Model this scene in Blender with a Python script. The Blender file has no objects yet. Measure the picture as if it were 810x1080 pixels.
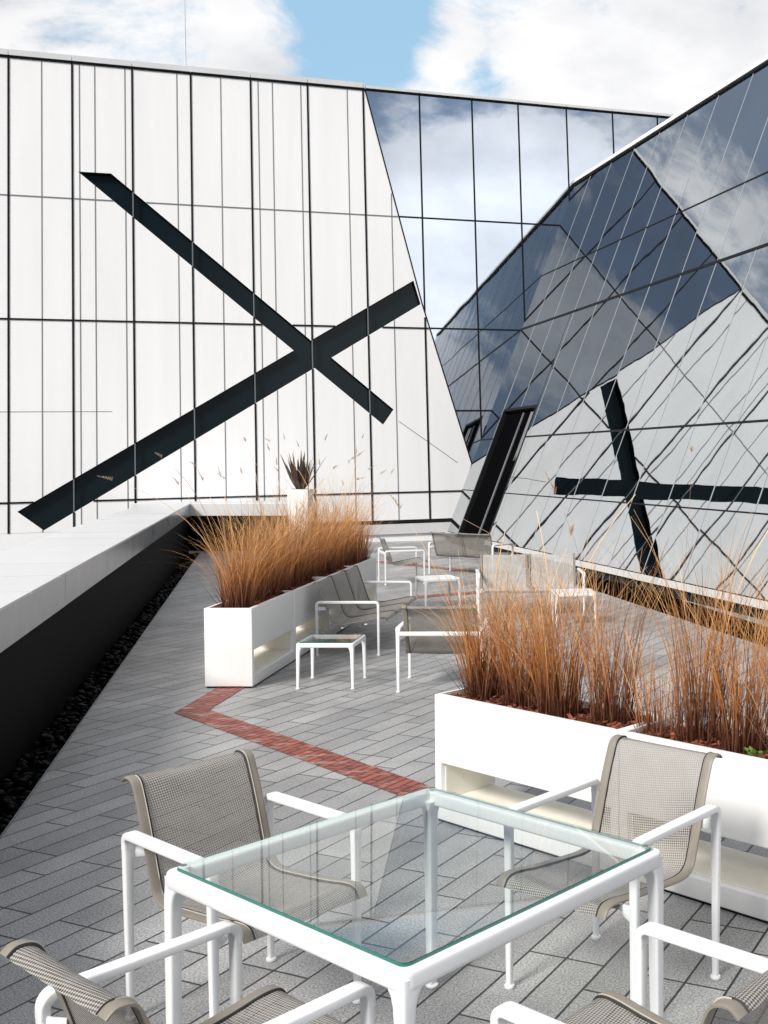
import bpy, bmesh, math, random
from mathutils import Vector, Matrix, noise
R = math.radians
rnd = random.Random(7)
S = bpy.context.scene
COL = S.collection

# ---------------------------------------------------------------- camera
cam_d = bpy.data.cameras.new("camera")
cam = bpy.data.objects.new("camera", cam_d)
COL.objects.link(cam)
cam.location = (0, 0, 1.8)
cam.rotation_euler = (math.pi / 2 - 0.0449, 0, 0)
cam_d.sensor_fit = 'VERTICAL'
cam_d.sensor_height = 36
cam_d.sensor_width = 27
cam_d.lens = 1144 / 1080 * 36
cam_d.shift_x = -(636 - 405) / 1080
cam_d.clip_start = 0.05
cam_d.clip_end = 5000
S.camera = cam

# ---------------------------------------------------------------- world and sun
SUN_EL, SUN_AZ = 39.0, -146.0          # degrees; azimuth clockwise from +Y
W = bpy.data.worlds.new("World")
S.world = W
W.use_nodes = True
wt = W.node_tree
wt.nodes.clear()


def N(t, kind, x=None, **kw):
    n = t.nodes.new(kind)
    for k, v in kw.items():
        setattr(n, k, v)
    return n


def dirv(az, el):
    return Vector((math.sin(R(az)) * math.cos(R(el)), math.cos(R(az)) * math.cos(R(el)), math.sin(R(el))))


wo = N(wt, 'ShaderNodeOutputWorld')
bg = N(wt, 'ShaderNodeBackground')
bg.inputs['Strength'].default_value = 0.1
wt.links.new(bg.outputs[0], wo.inputs['Surface'])
sky = N(wt, 'ShaderNodeTexSky', sky_type='NISHITA', sun_disc=False)
sky.sun_elevation = R(SUN_EL)
sky.sun_rotation = R(SUN_AZ)
sky.air_density = 1.0
sky.dust_density = 0.6
sky.ozone_density = 2.0
tc = N(wt, 'ShaderNodeTexCoord')
mp = N(wt, 'ShaderNodeMapping')
mp.inputs['Scale'].default_value = (1.0, 1.0, 2.0)
wt.links.new(tc.outputs['Generated'], mp.inputs['Vector'])
nz = N(wt, 'ShaderNodeTexNoise')
nz.inputs['Scale'].default_value = 4.2
nz.inputs['Detail'].default_value = 8
nz.inputs['Roughness'].default_value = 0.62
nz.inputs['Distortion'].default_value = 0.3
wt.links.new(mp.outputs[0], nz.inputs['Vector'])


def wmath(op, a, b=None, c=None):
    m = N(wt, 'ShaderNodeMath', operation=op)
    for i, v in enumerate((a, b, c)):
        if v is None:
            continue
        if isinstance(v, (int, float)):
            m.inputs[i].default_value = v
        else:
            wt.links.new(v, m.inputs[i])
    return m.outputs[0]


def lobe(az, el, wid):
    d = N(wt, 'ShaderNodeVectorMath', operation='DOT_PRODUCT')
    wt.links.new(tc.outputs['Generated'], d.inputs[0])
    d.inputs[1].default_value = dirv(az, el)
    mr = N(wt, 'ShaderNodeMapRange', interpolation_type='SMOOTHSTEP')
    wt.links.new(d.outputs['Value'], mr.inputs['Value'])
    mr.inputs['From Min'].default_value = math.cos(R(wid))
    mr.inputs['From Max'].default_value = math.cos(R(wid * 0.02))
    return mr.outputs[0]


# where the sky is open and where it is closed over
cov = wmath('MULTIPLY_ADD', nz.outputs['Fac'], 2.7, -0.73)
for az, el, wid, amt in [
        (-12.6, 21.4, 5.2, -0.36), (-5.4, 18.4, 2.8, -0.36), (-20, 20, 5, 0.14), (-8.2, 20.6, 2.2, 0.22), (-22, 26, 9, -0.1),
        (4, 20, 10, 0.28), (-24, 18, 9, 0.16), (-17.5, 19.5, 3.5, 0.2),
        (-35, 31, 16, -0.12), (145, 11, 13, 0.4), (168, 24, 24, -0.16)]:
    cov = wmath('MULTIPLY_ADD', lobe(az, el, wid), amt, cov)
mr = N(wt, 'ShaderNodeMapRange', interpolation_type='SMOOTHSTEP')
wt.links.new(cov, mr.inputs['Value'])
mr.inputs['From Min'].default_value = 0.33
mr.inputs['From Max'].default_value = 0.70
nz2 = N(wt, 'ShaderNodeTexNoise')
nz2.inputs['Scale'].default_value = 6.5
nz2.inputs['Detail'].default_value = 6
wt.links.new(mp.outputs[0], nz2.inputs['Vector'])
cr = N(wt, 'ShaderNodeValToRGB')
cr.color_ramp.elements[0].position = 0.30
cr.color_ramp.elements[0].color = (4.9, 4.95, 5.2, 1)
cr.color_ramp.elements[1].position = 0.60
cr.color_ramp.elements[1].color = (6.9, 6.9, 6.95, 1)
wt.links.new(nz2.outputs['Fac'], cr.inputs['Fac'])
mx = N(wt, 'ShaderNodeMix', data_type='RGBA')
wt.links.new(mr.outputs[0], mx.inputs['Factor'])
# thin haze in the clear air: pale cyan low in front, grey blue overhead and behind
hz = N(wt, 'ShaderNodeMix', data_type='RGBA')
hz.inputs['A'].default_value = (2.1, 2.45, 2.95, 1)
hz.inputs['B'].default_value = (3.0, 4.9, 6.4, 1)
wt.links.new(lobe(-11, 20, 22), hz.inputs['Factor'])
hm = N(wt, 'ShaderNodeMix', data_type='RGBA')
hm.inputs['Factor'].default_value = 0.7
wt.links.new(sky.outputs[0], hm.inputs['A'])
wt.links.new(hz.outputs['Result'], hm.inputs['B'])
wt.links.new(hm.outputs['Result'], mx.inputs['A'])
wt.links.new(cr.outputs[0], mx.inputs['B'])
# a heavy cloud bank behind the camera with one bright opening beside it
gain = wmath('MULTIPLY_ADD', lobe(169, 24, 27), -0.36, 1.0)
gain = wmath('MULTIPLY_ADD', lobe(-35, 31, 18), -0.15, gain)
gain = wmath('MULTIPLY_ADD', lobe(145, 11, 15), 1.1, gain)
vg = N(wt, 'ShaderNodeVectorMath', operation='SCALE')
wt.links.new(mx.outputs['Result'], vg.inputs[0])
wt.links.new(gain, vg.inputs['Scale'])
wt.links.new(vg.outputs[0], bg.inputs['Color'])

sd = bpy.data.lights.new("sun", 'SUN')
sd.energy = 3.0
sd.angle = R(14)
sd.color = (1.0, 0.96, 0.9)
sun = bpy.data.objects.new("sun", sd)
COL.objects.link(sun)
sun.rotation_euler = (-dirv(SUN_AZ, SUN_EL)).to_track_quat('-Z', 'Y').to_euler()

S.view_settings.view_transform = 'Standard'
S.view_settings.look = 'None'
S.view_settings.gamma = 1
S.view_settings.exposure = 0.56
S.view_settings.use_curve_mapping = False
S.render.engine = 'CYCLES'
S.cycles.use_denoising = True
S.cycles.max_bounces = 10
S.cycles.transparent_max_bounces = 24
S.cycles.caustics_reflective = False
S.cycles.caustics_refractive = False
S.cycles.sample_clamp_indirect = 6

# ---------------------------------------------------------------- materials


def mat(name):
    m = bpy.data.materials.new(name)
    m.use_nodes = True
    t = m.node_tree
    p = t.nodes['Principled BSDF']
    return m, t, p


def simple(name, col, rough=0.5, metal=0.0, spec=0.5, var=0.0, vscale=6.0, bump=0.0, bscale=200.0, rvar=0.0):
    m, t, p = mat(name)
    p.inputs['Base Color'].default_value = (*col, 1)
    p.inputs['Roughness'].default_value = rough
    p.inputs['Metallic'].default_value = metal
    p.inputs['Specular IOR Level'].default_value = spec
    if var or bump or rvar:
        c = N(t, 'ShaderNodeTexCoord')
    if var or rvar:
        n = N(t, 'ShaderNodeTexNoise')
        n.inputs['Scale'].default_value = vscale
        n.inputs['Detail'].default_value = 6
        n.inputs['Roughness'].default_value = 0.6
        t.links.new(c.outputs['Object'], n.inputs['Vector'])
    if var:
        r = N(t, 'ShaderNodeMapRange')
        r.inputs['From Min'].default_value = 0.3
        r.inputs['From Max'].default_value = 0.7
        r.inputs['To Min'].default_value = 1 - var
        r.inputs['To Max'].default_value = 1 + var
        t.links.new(n.outputs['Fac'], r.inputs['Value'])
        v = N(t, 'ShaderNodeVectorMath', operation='SCALE')
        v.inputs[0].default_value = col
        t.links.new(r.outputs[0], v.inputs['Scale'])
        t.links.new(v.outputs[0], p.inputs['Base Color'])
    if rvar:
        r = N(t, 'ShaderNodeMapRange')
        r.inputs['To Min'].default_value = max(0.02, rough - rvar)
        r.inputs['To Max'].default_value = rough + rvar
        t.links.new(n.outputs['Fac'], r.inputs['Value'])
        t.links.new(r.outputs[0], p.inputs['Roughness'])
    if bump:
        n2 = N(t, 'ShaderNodeTexNoise')
        n2.inputs['Scale'].default_value = bscale
        n2.inputs['Detail'].default_value = 3
        t.links.new(c.outputs['Object'], n2.inputs['Vector'])
        b = N(t, 'ShaderNodeBump')
        b.inputs['Strength'].default_value = bump
        b.inputs['Distance'].default_value = 0.01
        t.links.new(n2.outputs['Fac'], b.inputs['Height'])
        t.links.new(b.outputs[0], p.inputs['Normal'])
    return m


M = {}
M['white_metal'] = simple('white_powder_coat', (0.80, 0.81, 0.82), 0.33, bump=0.05, bscale=600, rvar=0.08, vscale=14)
M['planter'] = simple('planter_white', (0.83, 0.83, 0.82), 0.42, var=0.025, vscale=2.5, rvar=0.08)
M['cream'] = simple('planter_cream_inside', (0.81, 0.785, 0.71), 0.5, var=0.06, vscale=5)
M['panel'] = simple('white_fritted_panel', (0.84, 0.84, 0.845), 0.22, spec=0.5, var=0.03, vscale=0.7)
_t = M['panel'].node_tree
_n = [x for x in _t.nodes if x.type == 'TEX_NOISE'][0]
_m = N(_t, 'ShaderNodeMapping')
_m.inputs['Scale'].default_value = (4.0, 4.0, 0.35)
_c = [x for x in _t.nodes if x.type == 'TEX_COORD'][0]
_t.links.new(_c.outputs['Object'], _m.inputs['Vector'])
_t.links.new(_m.outputs[0], _n.inputs['Vector'])
M['joint'] = simple('dark_joint', (0.010, 0.011, 0.012), 0.5, spec=0.1)
M['joint_grey'] = simple('grey_joint', (0.17, 0.175, 0.18), 0.5)
M['glass_seal'] = simple('glass_seal', (0.34, 0.36, 0.38), 0.4)
M['joint_pale'] = simple('pale_joint', (0.55, 0.56, 0.57), 0.5)
M['slot_mullion'] = simple('slot_mullion', (0.14, 0.15, 0.155), 0.4)
M['mull'] = simple('mullion_metal', (0.36, 0.39, 0.41), 0.35, metal=0.6)
M['band_glass'] = simple('black_teal_glass', (0.004, 0.010, 0.013), 0.12, spec=0.15)
M['coping'] = simple('coping_metal', (0.60, 0.605, 0.615), 0.36, metal=0.0, var=0.05, vscale=1.2, rvar=0.08)
M['fascia'] = simple('fascia_metal', (0.40, 0.41, 0.42), 0.2, metal=0.1, var=0.05, vscale=2.0, rvar=0.08)
M['black'] = simple('black_wall_paint', (0.002, 0.002, 0.0022), 0.65, spec=0.03, var=0.3, vscale=3)
M['pebble'] = simple('dark_pebble', (0.0009, 0.0009, 0.001), 0.45, spec=0.04, var=0.5, vscale=9)
M['dark'] = simple('dark_interior', (0.003, 0.003, 0.0035), 0.6, spec=0.0)
M['sill'] = simple('sill_metal', (0.60, 0.60, 0.59), 0.35, metal=0.3, var=0.04, vscale=2)
M['band'] = simple('taupe_vinyl', (0.235, 0.21, 0.175), 0.42, var=0.06, vscale=20, bump=0.15, bscale=900)
M['piping'] = simple('dark_piping', (0.03, 0.028, 0.026), 0.6)
M['stitch'] = simple('pale_stitch', (0.45, 0.42, 0.37), 0.7)
M['street'] = simple('asphalt', (0.05, 0.05, 0.052), 0.85, var=0.2, vscale=0.2)
M['soil'] = simple('soil', (0.035, 0.018, 0.012), 0.95, var=0.4, vscale=20, bump=0.6, bscale=60)
M['agave'] = simple('agave_leaf', (0.075, 0.048, 0.032), 0.55, var=0.35, vscale=9)
M['weed'] = simple('weed_green', (0.10, 0.22, 0.03), 0.5, var=0.25, vscale=30)
M['curtain'] = simple('curtain_grey', (0.16, 0.16, 0.165), 0.8, var=0.1, vscale=5)
M['steel'] = simple('screw_steel', (0.35, 0.35, 0.35), 0.35, metal=1)


def mirror(name, col, rough):
    m, t, p = mat(name)
    p.inputs['Metallic'].default_value = 1
    p.inputs['Roughness'].default_value = rough
    c = N(t, 'ShaderNodeTexCoord')
    n = N(t, 'ShaderNodeTexNoise')
    n.inputs['Scale'].default_value = 0.9
    n.inputs['Detail'].default_value = 5
    t.links.new(c.outputs['Object'], n.inputs['Vector'])
    r = N(t, 'ShaderNodeMapRange')
    r.inputs['From Min'].default_value = 0.3
    r.inputs['From Max'].default_value = 0.7
    r.inputs['To Min'].default_value = 0.94
    r.inputs['To Max'].default_value = 1.04
    t.links.new(n.outputs['Fac'], r.inputs['Value'])
    v = N(t, 'ShaderNodeVectorMath', operation='SCALE')
    v.inputs[0].default_value = col
    t.links.new(r.outputs[0], v.inputs['Scale'])
    t.links.new(v.outputs[0], p.inputs['Base Color'])
    n2 = N(t, 'ShaderNodeTexNoise')
    n2.inputs['Scale'].default_value = 1.7
    n2.inputs['Detail'].default_value = 1
    t.links.new(c.outputs['Object'], n2.inputs['Vector'])
    b = N(t, 'ShaderNodeBump')
    b.inputs['Strength'].default_value = 1.0
    b.inputs['Distance'].default_value = 0.0007
    t.links.new(n2.outputs['Fac'], b.inputs['Height'])
    t.links.new(b.outputs[0], p.inputs['Normal'])
    return m


M['mirror'] = mirror('coated_glass', (0.63, 0.66, 0.675), 0.012)
M['wall_glass'] = mirror('coated_glass_blue', (0.46, 0.50, 0.55), 0.012)


def table_glass():
    m, t, p = mat('clear_glass')
    t.nodes.remove(p)
    o = t.nodes['Material Output']
    tr = N(t, 'ShaderNodeBsdfTransparent')
    tr.inputs['Color'].default_value = (0.965, 0.985, 0.978, 1)
    gl = N(t, 'ShaderNodeBsdfGlossy')
    gl.inputs['Roughness'].default_value = 0.01
    lw = N(t, 'ShaderNodeLayerWeight')
    lw.inputs['Blend'].default_value = 0.5
    pw = N(t, 'ShaderNodeMath', operation='POWER')
    t.links.new(lw.outputs['Facing'], pw.inputs[0])
    pw.inputs[1].default_value = 5
    fr = N(t, 'ShaderNodeMath', operation='MULTIPLY_ADD')
    t.links.new(pw.outputs[0], fr.inputs[0])
    fr.inputs[1].default_value = 0.85
    fr.inputs[2].default_value = 0.034
    mx = N(t, 'ShaderNodeMixShader')
    t.links.new(fr.outputs[0], mx.inputs[0])
    t.links.new(tr.outputs[0], mx.inputs[1])
    t.links.new(gl.outputs[0], mx.inputs[2])
    t.links.new(mx.outputs[0], o.inputs['Surface'])
    return m


M['glass'] = table_glass()


def edge_glass():
    m, t, p = mat('green_glass_edge')
    p.inputs['Base Color'].default_value = (0.004, 0.12, 0.095, 1)
    p.inputs['Roughness'].default_value = 0.2
    p.inputs['Specular IOR Level'].default_value = 0.15
    o = t.nodes['Material Output']
    tr = N(t, 'ShaderNodeBsdfTransparent')
    tr.inputs['Color'].default_value = (0.8, 0.94, 0.9, 1)
    # the cut edge is green from outside; from within the sheet it only tints
    ge = N(t, 'ShaderNodeNewGeometry')
    fa = N(t, 'ShaderNodeMapRange')
    fa.inputs['To Min'].default_value = 0.12
    fa.inputs['To Max'].default_value = 0.92
    t.links.new(ge.outputs['Backfacing'], fa.inputs['Value'])
    ms = N(t, 'ShaderNodeMixShader')
    t.links.new(fa.outputs[0], ms.inputs[0])
    t.links.new(p.outputs[0], ms.inputs[1])
    t.links.new(tr.outputs[0], ms.inputs[2])
    t.links.new(ms.outputs[0], o.inputs['Surface'])
    return m


M['glass_edge'] = edge_glass()


def weave(name='woven_sling', dark=(0.07, 0.065, 0.058), light=(0.37, 0.345, 0.315)):
    m, t, p = mat(name)
    uv = N(t, 'ShaderNodeUVMap')
    mpn = N(t, 'ShaderNodeMapping')
    mpn.inputs['Rotation'].default_value = (0, 0, R(38))
    t.links.new(uv.outputs[0], mpn.inputs['Vector'])
    ch = N(t, 'ShaderNodeTexChecker')
    ch.inputs['Scale'].default_value = 1 / 0.0058
    ch.inputs['Color1'].default_value = (1, 1, 1, 1)
    ch.inputs['Color2'].default_value = (0, 0, 0, 1)
    t.links.new(mpn.outputs[0], ch.inputs['Vector'])
    mx = N(t, 'ShaderNodeMix', data_type='RGBA')
    mx.inputs['A'].default_value = (*dark, 1)
    mx.inputs['B'].default_value = (*light, 1)
    t.links.new(ch.outputs['Fac'], mx.inputs['Factor'])
    n = N(t, 'ShaderNodeTexNoise')
    n.inputs['Scale'].default_value = 14
    n.inputs['Detail'].default_value = 4
    t.links.new(uv.outputs[0], n.inputs['Vector'])
    r = N(t, 'ShaderNodeMapRange')
    r.inputs['To Min'].default_value = 0.82
    r.inputs['To Max'].default_value = 1.15
    t.links.new(n.outputs['Fac'], r.inputs['Value'])
    v = N(t, 'ShaderNodeVectorMath', operation='SCALE')
    t.links.new(mx.outputs['Result'], v.inputs[0])
    t.links.new(r.outputs[0], v.inputs['Scale'])
    t.links.new(v.outputs[0], p.inputs['Base Color'])
    p.inputs['Roughness'].default_value = 0.55
    a = N(t, 'ShaderNodeMapRange')
    a.inputs['To Min'].default_value = 0.66
    a.inputs['To Max'].default_value = 1.0
    t.links.new(ch.outputs['Fac'], a.inputs['Value'])
    t.links.new(a.outputs[0], p.inputs['Alpha'])
    b = N(t, 'ShaderNodeBump')
    b.inputs['Strength'].default_value = 0.5
    b.inputs['Distance'].default_value = 0.002
    t.links.new(ch.outputs['Fac'], b.inputs['Height'])
    t.links.new(b.outputs[0], p.inputs['Normal'])
    return m


M['sling'] = weave()
M['sling_lit'] = weave('woven_sling_lit', (0.24, 0.235, 0.225), (0.60, 0.59, 0.57))  # lightened copy of the weave; sheen on the far bench painted into its colour


def pavers():
    m, t, p = mat('granite_pavers')
    c = N(t, 'ShaderNodeTexCoord')
    mpn = N(t, 'ShaderNodeMapping')
    mpn.inputs['Rotation'].default_value = (0, 0, R(-66.5))
    t.links.new(c.outputs['Object'], mpn.inputs['Vector'])
    # slight wander of the joints
    nw = N(t, 'ShaderNodeTexNoise')
    nw.inputs['Scale'].default_value = 2.2
    nw.inputs['Detail'].default_value = 3
    t.links.new(c.outputs['Object'], nw.inputs['Vector'])
    vs = N(t, 'ShaderNodeVectorMath', operation='MULTIPLY_ADD')
    t.links.new(nw.outputs['Color'], vs.inputs[0])
    vs.inputs[1].default_value = (0.012, 0.012, 0)
    t.links.new(mpn.outputs[0], vs.inputs[2])
    br = N(t, 'ShaderNodeTexBrick')
    br.offset = 0.37
    br.offset_frequency = 3
    br.squash = 1
    br.inputs['Scale'].default_value = 1
    br.inputs['Brick Width'].default_value = 0.50
    br.inputs['Row Height'].default_value = 0.152
    br.inputs['Mortar Size'].default_value = 0.0055
    br.inputs['Mortar Smooth'].default_value = 0.35
    br.inputs['Bias'].default_value = 0
    br.inputs['Color1'].default_value = (0.255, 0.256, 0.258, 1)
    br.inputs['Color2'].default_value = (0.37, 0.37, 0.37, 1)
    br.inputs['Mortar'].default_value = (0.02, 0.02, 0.022, 1)
    t.links.new(vs.outputs[0], br.inputs['Vector'])
    # granite speckle
    n1 = N(t, 'ShaderNodeTexNoise')
    n1.inputs['Scale'].default_value = 130
    n1.inputs['Detail'].default_value = 3
    n1.inputs['Roughness'].default_value = 0.7
    t.links.new(c.outputs['Object'], n1.inputs['Vector'])
    r1 = N(t, 'ShaderNodeMapRange')
    r1.inputs['From Min'].default_value = 0.32
    r1.inputs['From Max'].default_value = 0.68
    r1.inputs['To Min'].default_value = 0.3
    r1.inputs['To Max'].default_value = 1.75
    t.links.new(n1.outputs['Fac'], r1.inputs['Value'])
    # large weathering
    n2 = N(t, 'ShaderNodeTexNoise')
    n2.inputs['Scale'].default_value = 0.9
    n2.inputs['Detail'].default_value = 7
    n2.inputs['Roughness'].default_value = 0.65
    t.links.new(c.outputs['Object'], n2.inputs['Vector'])
    r2 = N(t, 'ShaderNodeMapRange')
    r2.inputs['From Min'].default_value = 0.3
    r2.inputs['From Max'].default_value = 0.7
    r2.inputs['To Min'].default_value = 0.66
    r2.inputs['To Max'].default_value = 1.22
    t.links.new(n2.outputs['Fac'], r2.inputs['Value'])
    mu = N(t, 'ShaderNodeMath', operation='MULTIPLY')
    t.links.new(r1.outputs[0], mu.inputs[0])
    t.links.new(r2.outputs[0], mu.inputs[1])
    v = N(t, 'ShaderNodeVectorMath', operation='SCALE')
    t.links.new(br.outputs['Color'], v.inputs[0])
    t.links.new(mu.outputs[0], v.inputs['Scale'])
    t.links.new(v.outputs[0], p.inputs['Base Color'])
    p.inputs['Roughness'].default_value = 0.55
    rr = N(t, 'ShaderNodeMapRange')
    rr.inputs['To Min'].default_value = 0.30
    rr.inputs['To Max'].default_value = 0.62
    t.links.new(n1.outputs['Fac'], rr.inputs['Value'])
    t.links.new(rr.outputs[0], p.inputs['Roughness'])
    h = N(t, 'ShaderNodeMath', operation='MULTIPLY_ADD')
    t.links.new(br.outputs['Fac'], h.inputs[0])
    h.inputs[1].default_value = -1.0
    t.links.new(n1.outputs['Fac'], h.inputs[2])
    b = N(t, 'ShaderNodeBump')
    b.inputs['Strength'].default_value = 0.6
    b.inputs['Distance'].default_value = 0.003
    t.links.new(h.outputs[0], b.inputs['Height'])
    t.links.new(b.outputs[0], p.inputs['Normal'])
    return m


M['pavers'] = pavers()


def bricks():
    m, t, p = mat('red_brick_paving')
    c = N(t, 'ShaderNodeTexCoord')
    mpn = N(t, 'ShaderNodeMapping')
    mpn.inputs['Rotation'].default_value = (0, 0, R(-63))
    t.links.new(c.outputs['Object'], mpn.inputs['Vector'])
    br = N(t, 'ShaderNodeTexBrick')
    br.offset = 0.45
    br.inputs['Scale'].default_value = 1
    br.inputs['Brick Width'].default_value = 0.21
    br.inputs['Row Height'].default_value = 0.058
    br.inputs['Mortar Size'].default_value = 0.0065
    br.inputs['Mortar Smooth'].default_value = 0.3
    br.inputs['Color1'].default_value = (0.20, 0.040, 0.026, 1)
    br.inputs['Color2'].default_value = (0.32, 0.085, 0.055, 1)
    br.inputs['Mortar'].default_value = (0.035, 0.012, 0.010, 1)
    t.links.new(mpn.outputs[0], br.inputs['Vector'])
    mp2 = N(t, 'ShaderNodeMapping')
    mp2.inputs['Rotation'].default_value = (0, 0, R(-63))
    mp2.inputs['Scale'].default_value = (4, 12, 4)
    t.links.new(c.outputs['Object'], mp2.inputs['Vector'])
    n = N(t, 'ShaderNodeTexNoise')
    n.inputs['Scale'].default_value = 1.1
    n.inputs['Detail'].default_value = 7
    n.inputs['Roughness'].default_value = 0.72
    t.links.new(mp2.outputs[0], n.inputs['Vector'])
    r = N(t, 'ShaderNodeMapRange')
    r.inputs['From Min'].default_value = 0.52
    r.inputs['From Max'].default_value = 0.66
    r.inputs['To Max'].default_value = 0.7
    t.links.new(n.outputs['Fac'], r.inputs['Value'])
    mx = N(t, 'ShaderNodeMix', data_type='RGBA')
    t.links.new(r.outputs[0], mx.inputs['Factor'])
    t.links.new(br.outputs['Color'], mx.inputs['A'])
    mx.inputs['B'].default_value = (0.52, 0.44, 0.42, 1)
    t.links.new(mx.outputs['Result'], p.inputs['Base Color'])
    p.inputs['Roughness'].default_value = 0.6
    b = N(t, 'ShaderNodeBump')
    b.invert = True
    b.inputs['Strength'].default_value = 0.6
    b.inputs['Distance'].default_value = 0.003
    t.links.new(br.outputs['Fac'], b.inputs['Height'])
    t.links.new(b.outputs[0], p.inputs['Normal'])
    return m


M['bricks'] = bricks()


def ramp_mat(name, stops, hue, rough=0.6, trans=0.25):
    """colour along a blade (uv.y) with a shift per blade (uv.x)"""
    m, t, p = mat(name)
    uv = N(t, 'ShaderNodeUVMap')
    sp = N(t, 'ShaderNodeSeparateXYZ')
    t.links.new(uv.outputs[0], sp.inputs[0])
    rp = N(t, 'ShaderNodeValToRGB')
    while len(rp.color_ramp.elements) < len(stops):
        rp.color_ramp.elements.new(0.5)
    for e, (q, c) in zip(rp.color_ramp.elements, stops):
        e.position = q
        e.color = (*c, 1)
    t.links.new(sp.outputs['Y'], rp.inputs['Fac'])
    mx = N(t, 'ShaderNodeMix', data_type='RGBA', blend_type='MULTIPLY')
    mx.inputs['Factor'].default_value = 1
    r2 = N(t, 'ShaderNodeValToRGB')
    while len(r2.color_ramp.elements) < len(hue):
        r2.color_ramp.elements.new(0.5)
    for e, (q, c) in zip(r2.color_ramp.elements, hue):
        e.position = q
        e.color = (*c, 1)
    t.links.new(sp.outputs['X'], r2.inputs['Fac'])
    t.links.new(rp.outputs[0], mx.inputs['A'])
    t.links.new(r2.outputs[0], mx.inputs['B'])
    t.links.new(mx.outputs['Result'], p.inputs['Base Color'])
    p.inputs['Roughness'].default_value = rough
    p.inputs['Specular IOR Level'].default_value = 0.25
    o = t.nodes['Material Output']
    tl = N(t, 'ShaderNodeBsdfTranslucent')
    t.links.new(mx.outputs['Result'], tl.inputs['Color'])
    ms = N(t, 'ShaderNodeMixShader')
    ms.inputs[0].default_value = trans
    t.links.new(p.outputs[0], ms.inputs[1])
    t.links.new(tl.outputs[0], ms.inputs[2])
    t.links.new(ms.outputs[0], o.inputs['Surface'])
    return m


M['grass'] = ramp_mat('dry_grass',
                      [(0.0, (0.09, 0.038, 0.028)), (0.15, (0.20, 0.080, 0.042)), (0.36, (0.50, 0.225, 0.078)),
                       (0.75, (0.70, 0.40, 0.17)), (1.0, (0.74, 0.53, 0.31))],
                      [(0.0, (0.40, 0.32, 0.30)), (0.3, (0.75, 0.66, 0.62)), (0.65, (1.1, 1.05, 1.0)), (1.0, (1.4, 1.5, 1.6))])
M['plume'] = ramp_mat('grass_plume', [(0.0, (0.50, 0.34, 0.18)), (1.0, (0.72, 0.58, 0.40))],
                      [(0.0, (0.75, 0.7, 0.65)), (1.0, (1.1, 1.1, 1.1))])
M['mulch'] = ramp_mat('bark_mulch', [(0.0, (0.15, 0.045, 0.022)), (1.0, (0.20, 0.065, 0.032))],
                      [(0.0, (0.35, 0.3, 0.3)), (0.6, (1, 1, 1)), (1.0, (1.7, 1.8, 2.0))], rough=0.8, trans=0.0)

# ---------------------------------------------------------------- mesh helpers


def tag(o, label=None, cat=None, group=None, kind=None):
    if label:
        o['label'] = label
    if cat:
        o['category'] = cat
    if group:
        o['group'] = group
    if kind:
        o['kind'] = kind
    return o


def empty(name, loc=(0, 0, 0), rz=0.0):
    o = bpy.data.objects.new(name, None)
    o.empty_display_size = 0.2
    COL.objects.link(o)
    o.location = loc
    o.rotation_euler = (0, 0, rz)
    return o


def obj(name, bm, m, parent=None, smooth=True, sharp=35):
    me = bpy.data.meshes.new(name)
    bmesh.ops.recalc_face_normals(bm, faces=bm.faces) if smooth != 'raw' else None
    bm.to_mesh(me)
    bm.free()
    for k in (m if isinstance(m, (list, tuple)) else [m]):
        me.materials.append(M[k])
    if smooth and smooth != 'raw':
        for p in me.polygons:
            p.use_smooth = True
        me.set_sharp_from_angle(angle=R(sharp))
    o = bpy.data.objects.new(name, me)
    COL.objects.link(o)
    if parent:
        o.parent = parent
    return o


def dup(root, loc, rz, label, group=None):
    r = root.copy()
    COL.objects.link(r)
    r.location = loc
    r.rotation_euler = (0, 0, rz)
    r['label'] = label
    if group:
        r['group'] = group
    for ch in list(root.children):
        c = ch.copy()
        COL.objects.link(c)
        c.parent = r
        for g in list(ch.children):
            d = g.copy()
            COL.objects.link(d)
            d.parent = c
    return r


def box(bm, lo, hi, bev=0.0, mtx=None, mi=0):
    r = bmesh.ops.create_cube(bm, size=1)
    vs = r['verts']
    for v in vs:
        v.co = Vector([lo[i] + (v.co[i] + 0.5) * (hi[i] - lo[i]) for i in range(3)])
    fs = list({f for v in vs for f in v.link_faces})
    for f in fs:
        f.material_index = mi
    if bev:
        es = list({e for v in vs for e in v.link_edges})
        g = bmesh.ops.bevel(bm, geom=es, offset=bev, segments=2, affect='EDGES', profile=0.5)
        vs = list({v for f in g['faces'] for v in f.verts} | {v for v in vs if v.is_valid})
    if mtx:
        for v in vs:
            v.co = mtx @ v.co
    return vs


def sweep(bm, pts, lat, secs, n=12, p=3.0, caps=True, closed=False):
    """superellipse section (width along lat, height across) swept along pts"""
    lat = Vector(lat).normalized()
    pts = [Vector(q) for q in pts]
    rings = []
    L = len(pts)
    for i, q in enumerate(pts):
        a = pts[(i - 1) % L] if (closed or i > 0) else q
        b = pts[(i + 1) % L] if (closed or i < L - 1) else q
        t = (b - a).normalized()
        lt = (lat - t * lat.dot(t)).normalized()
        nn = t.cross(lt)
        w, h = secs[i] if isinstance(secs, list) else secs
        ring = []
        for k in range(n):
            an = 2 * math.pi * (k + 0.5) / n
            c, s = math.cos(an), math.sin(an)
            x = math.copysign(abs(c) ** (2 / p), c) * w / 2
            y = math.copysign(abs(s) ** (2 / p), s) * h / 2
            ring.append(bm.verts.new(q + lt * x + nn * y))
        rings.append(ring)
    for i in range(L if closed else L - 1):
        A, B = rings[i], rings[(i + 1) % L]
        for k in range(n):
            bm.faces.new((A[k], A[(k + 1) % n], B[(k + 1) % n], B[k]))
    if caps and not closed:
        bm.faces.new(rings[0][::-1])
        bm.faces.new(rings[-1])


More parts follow.
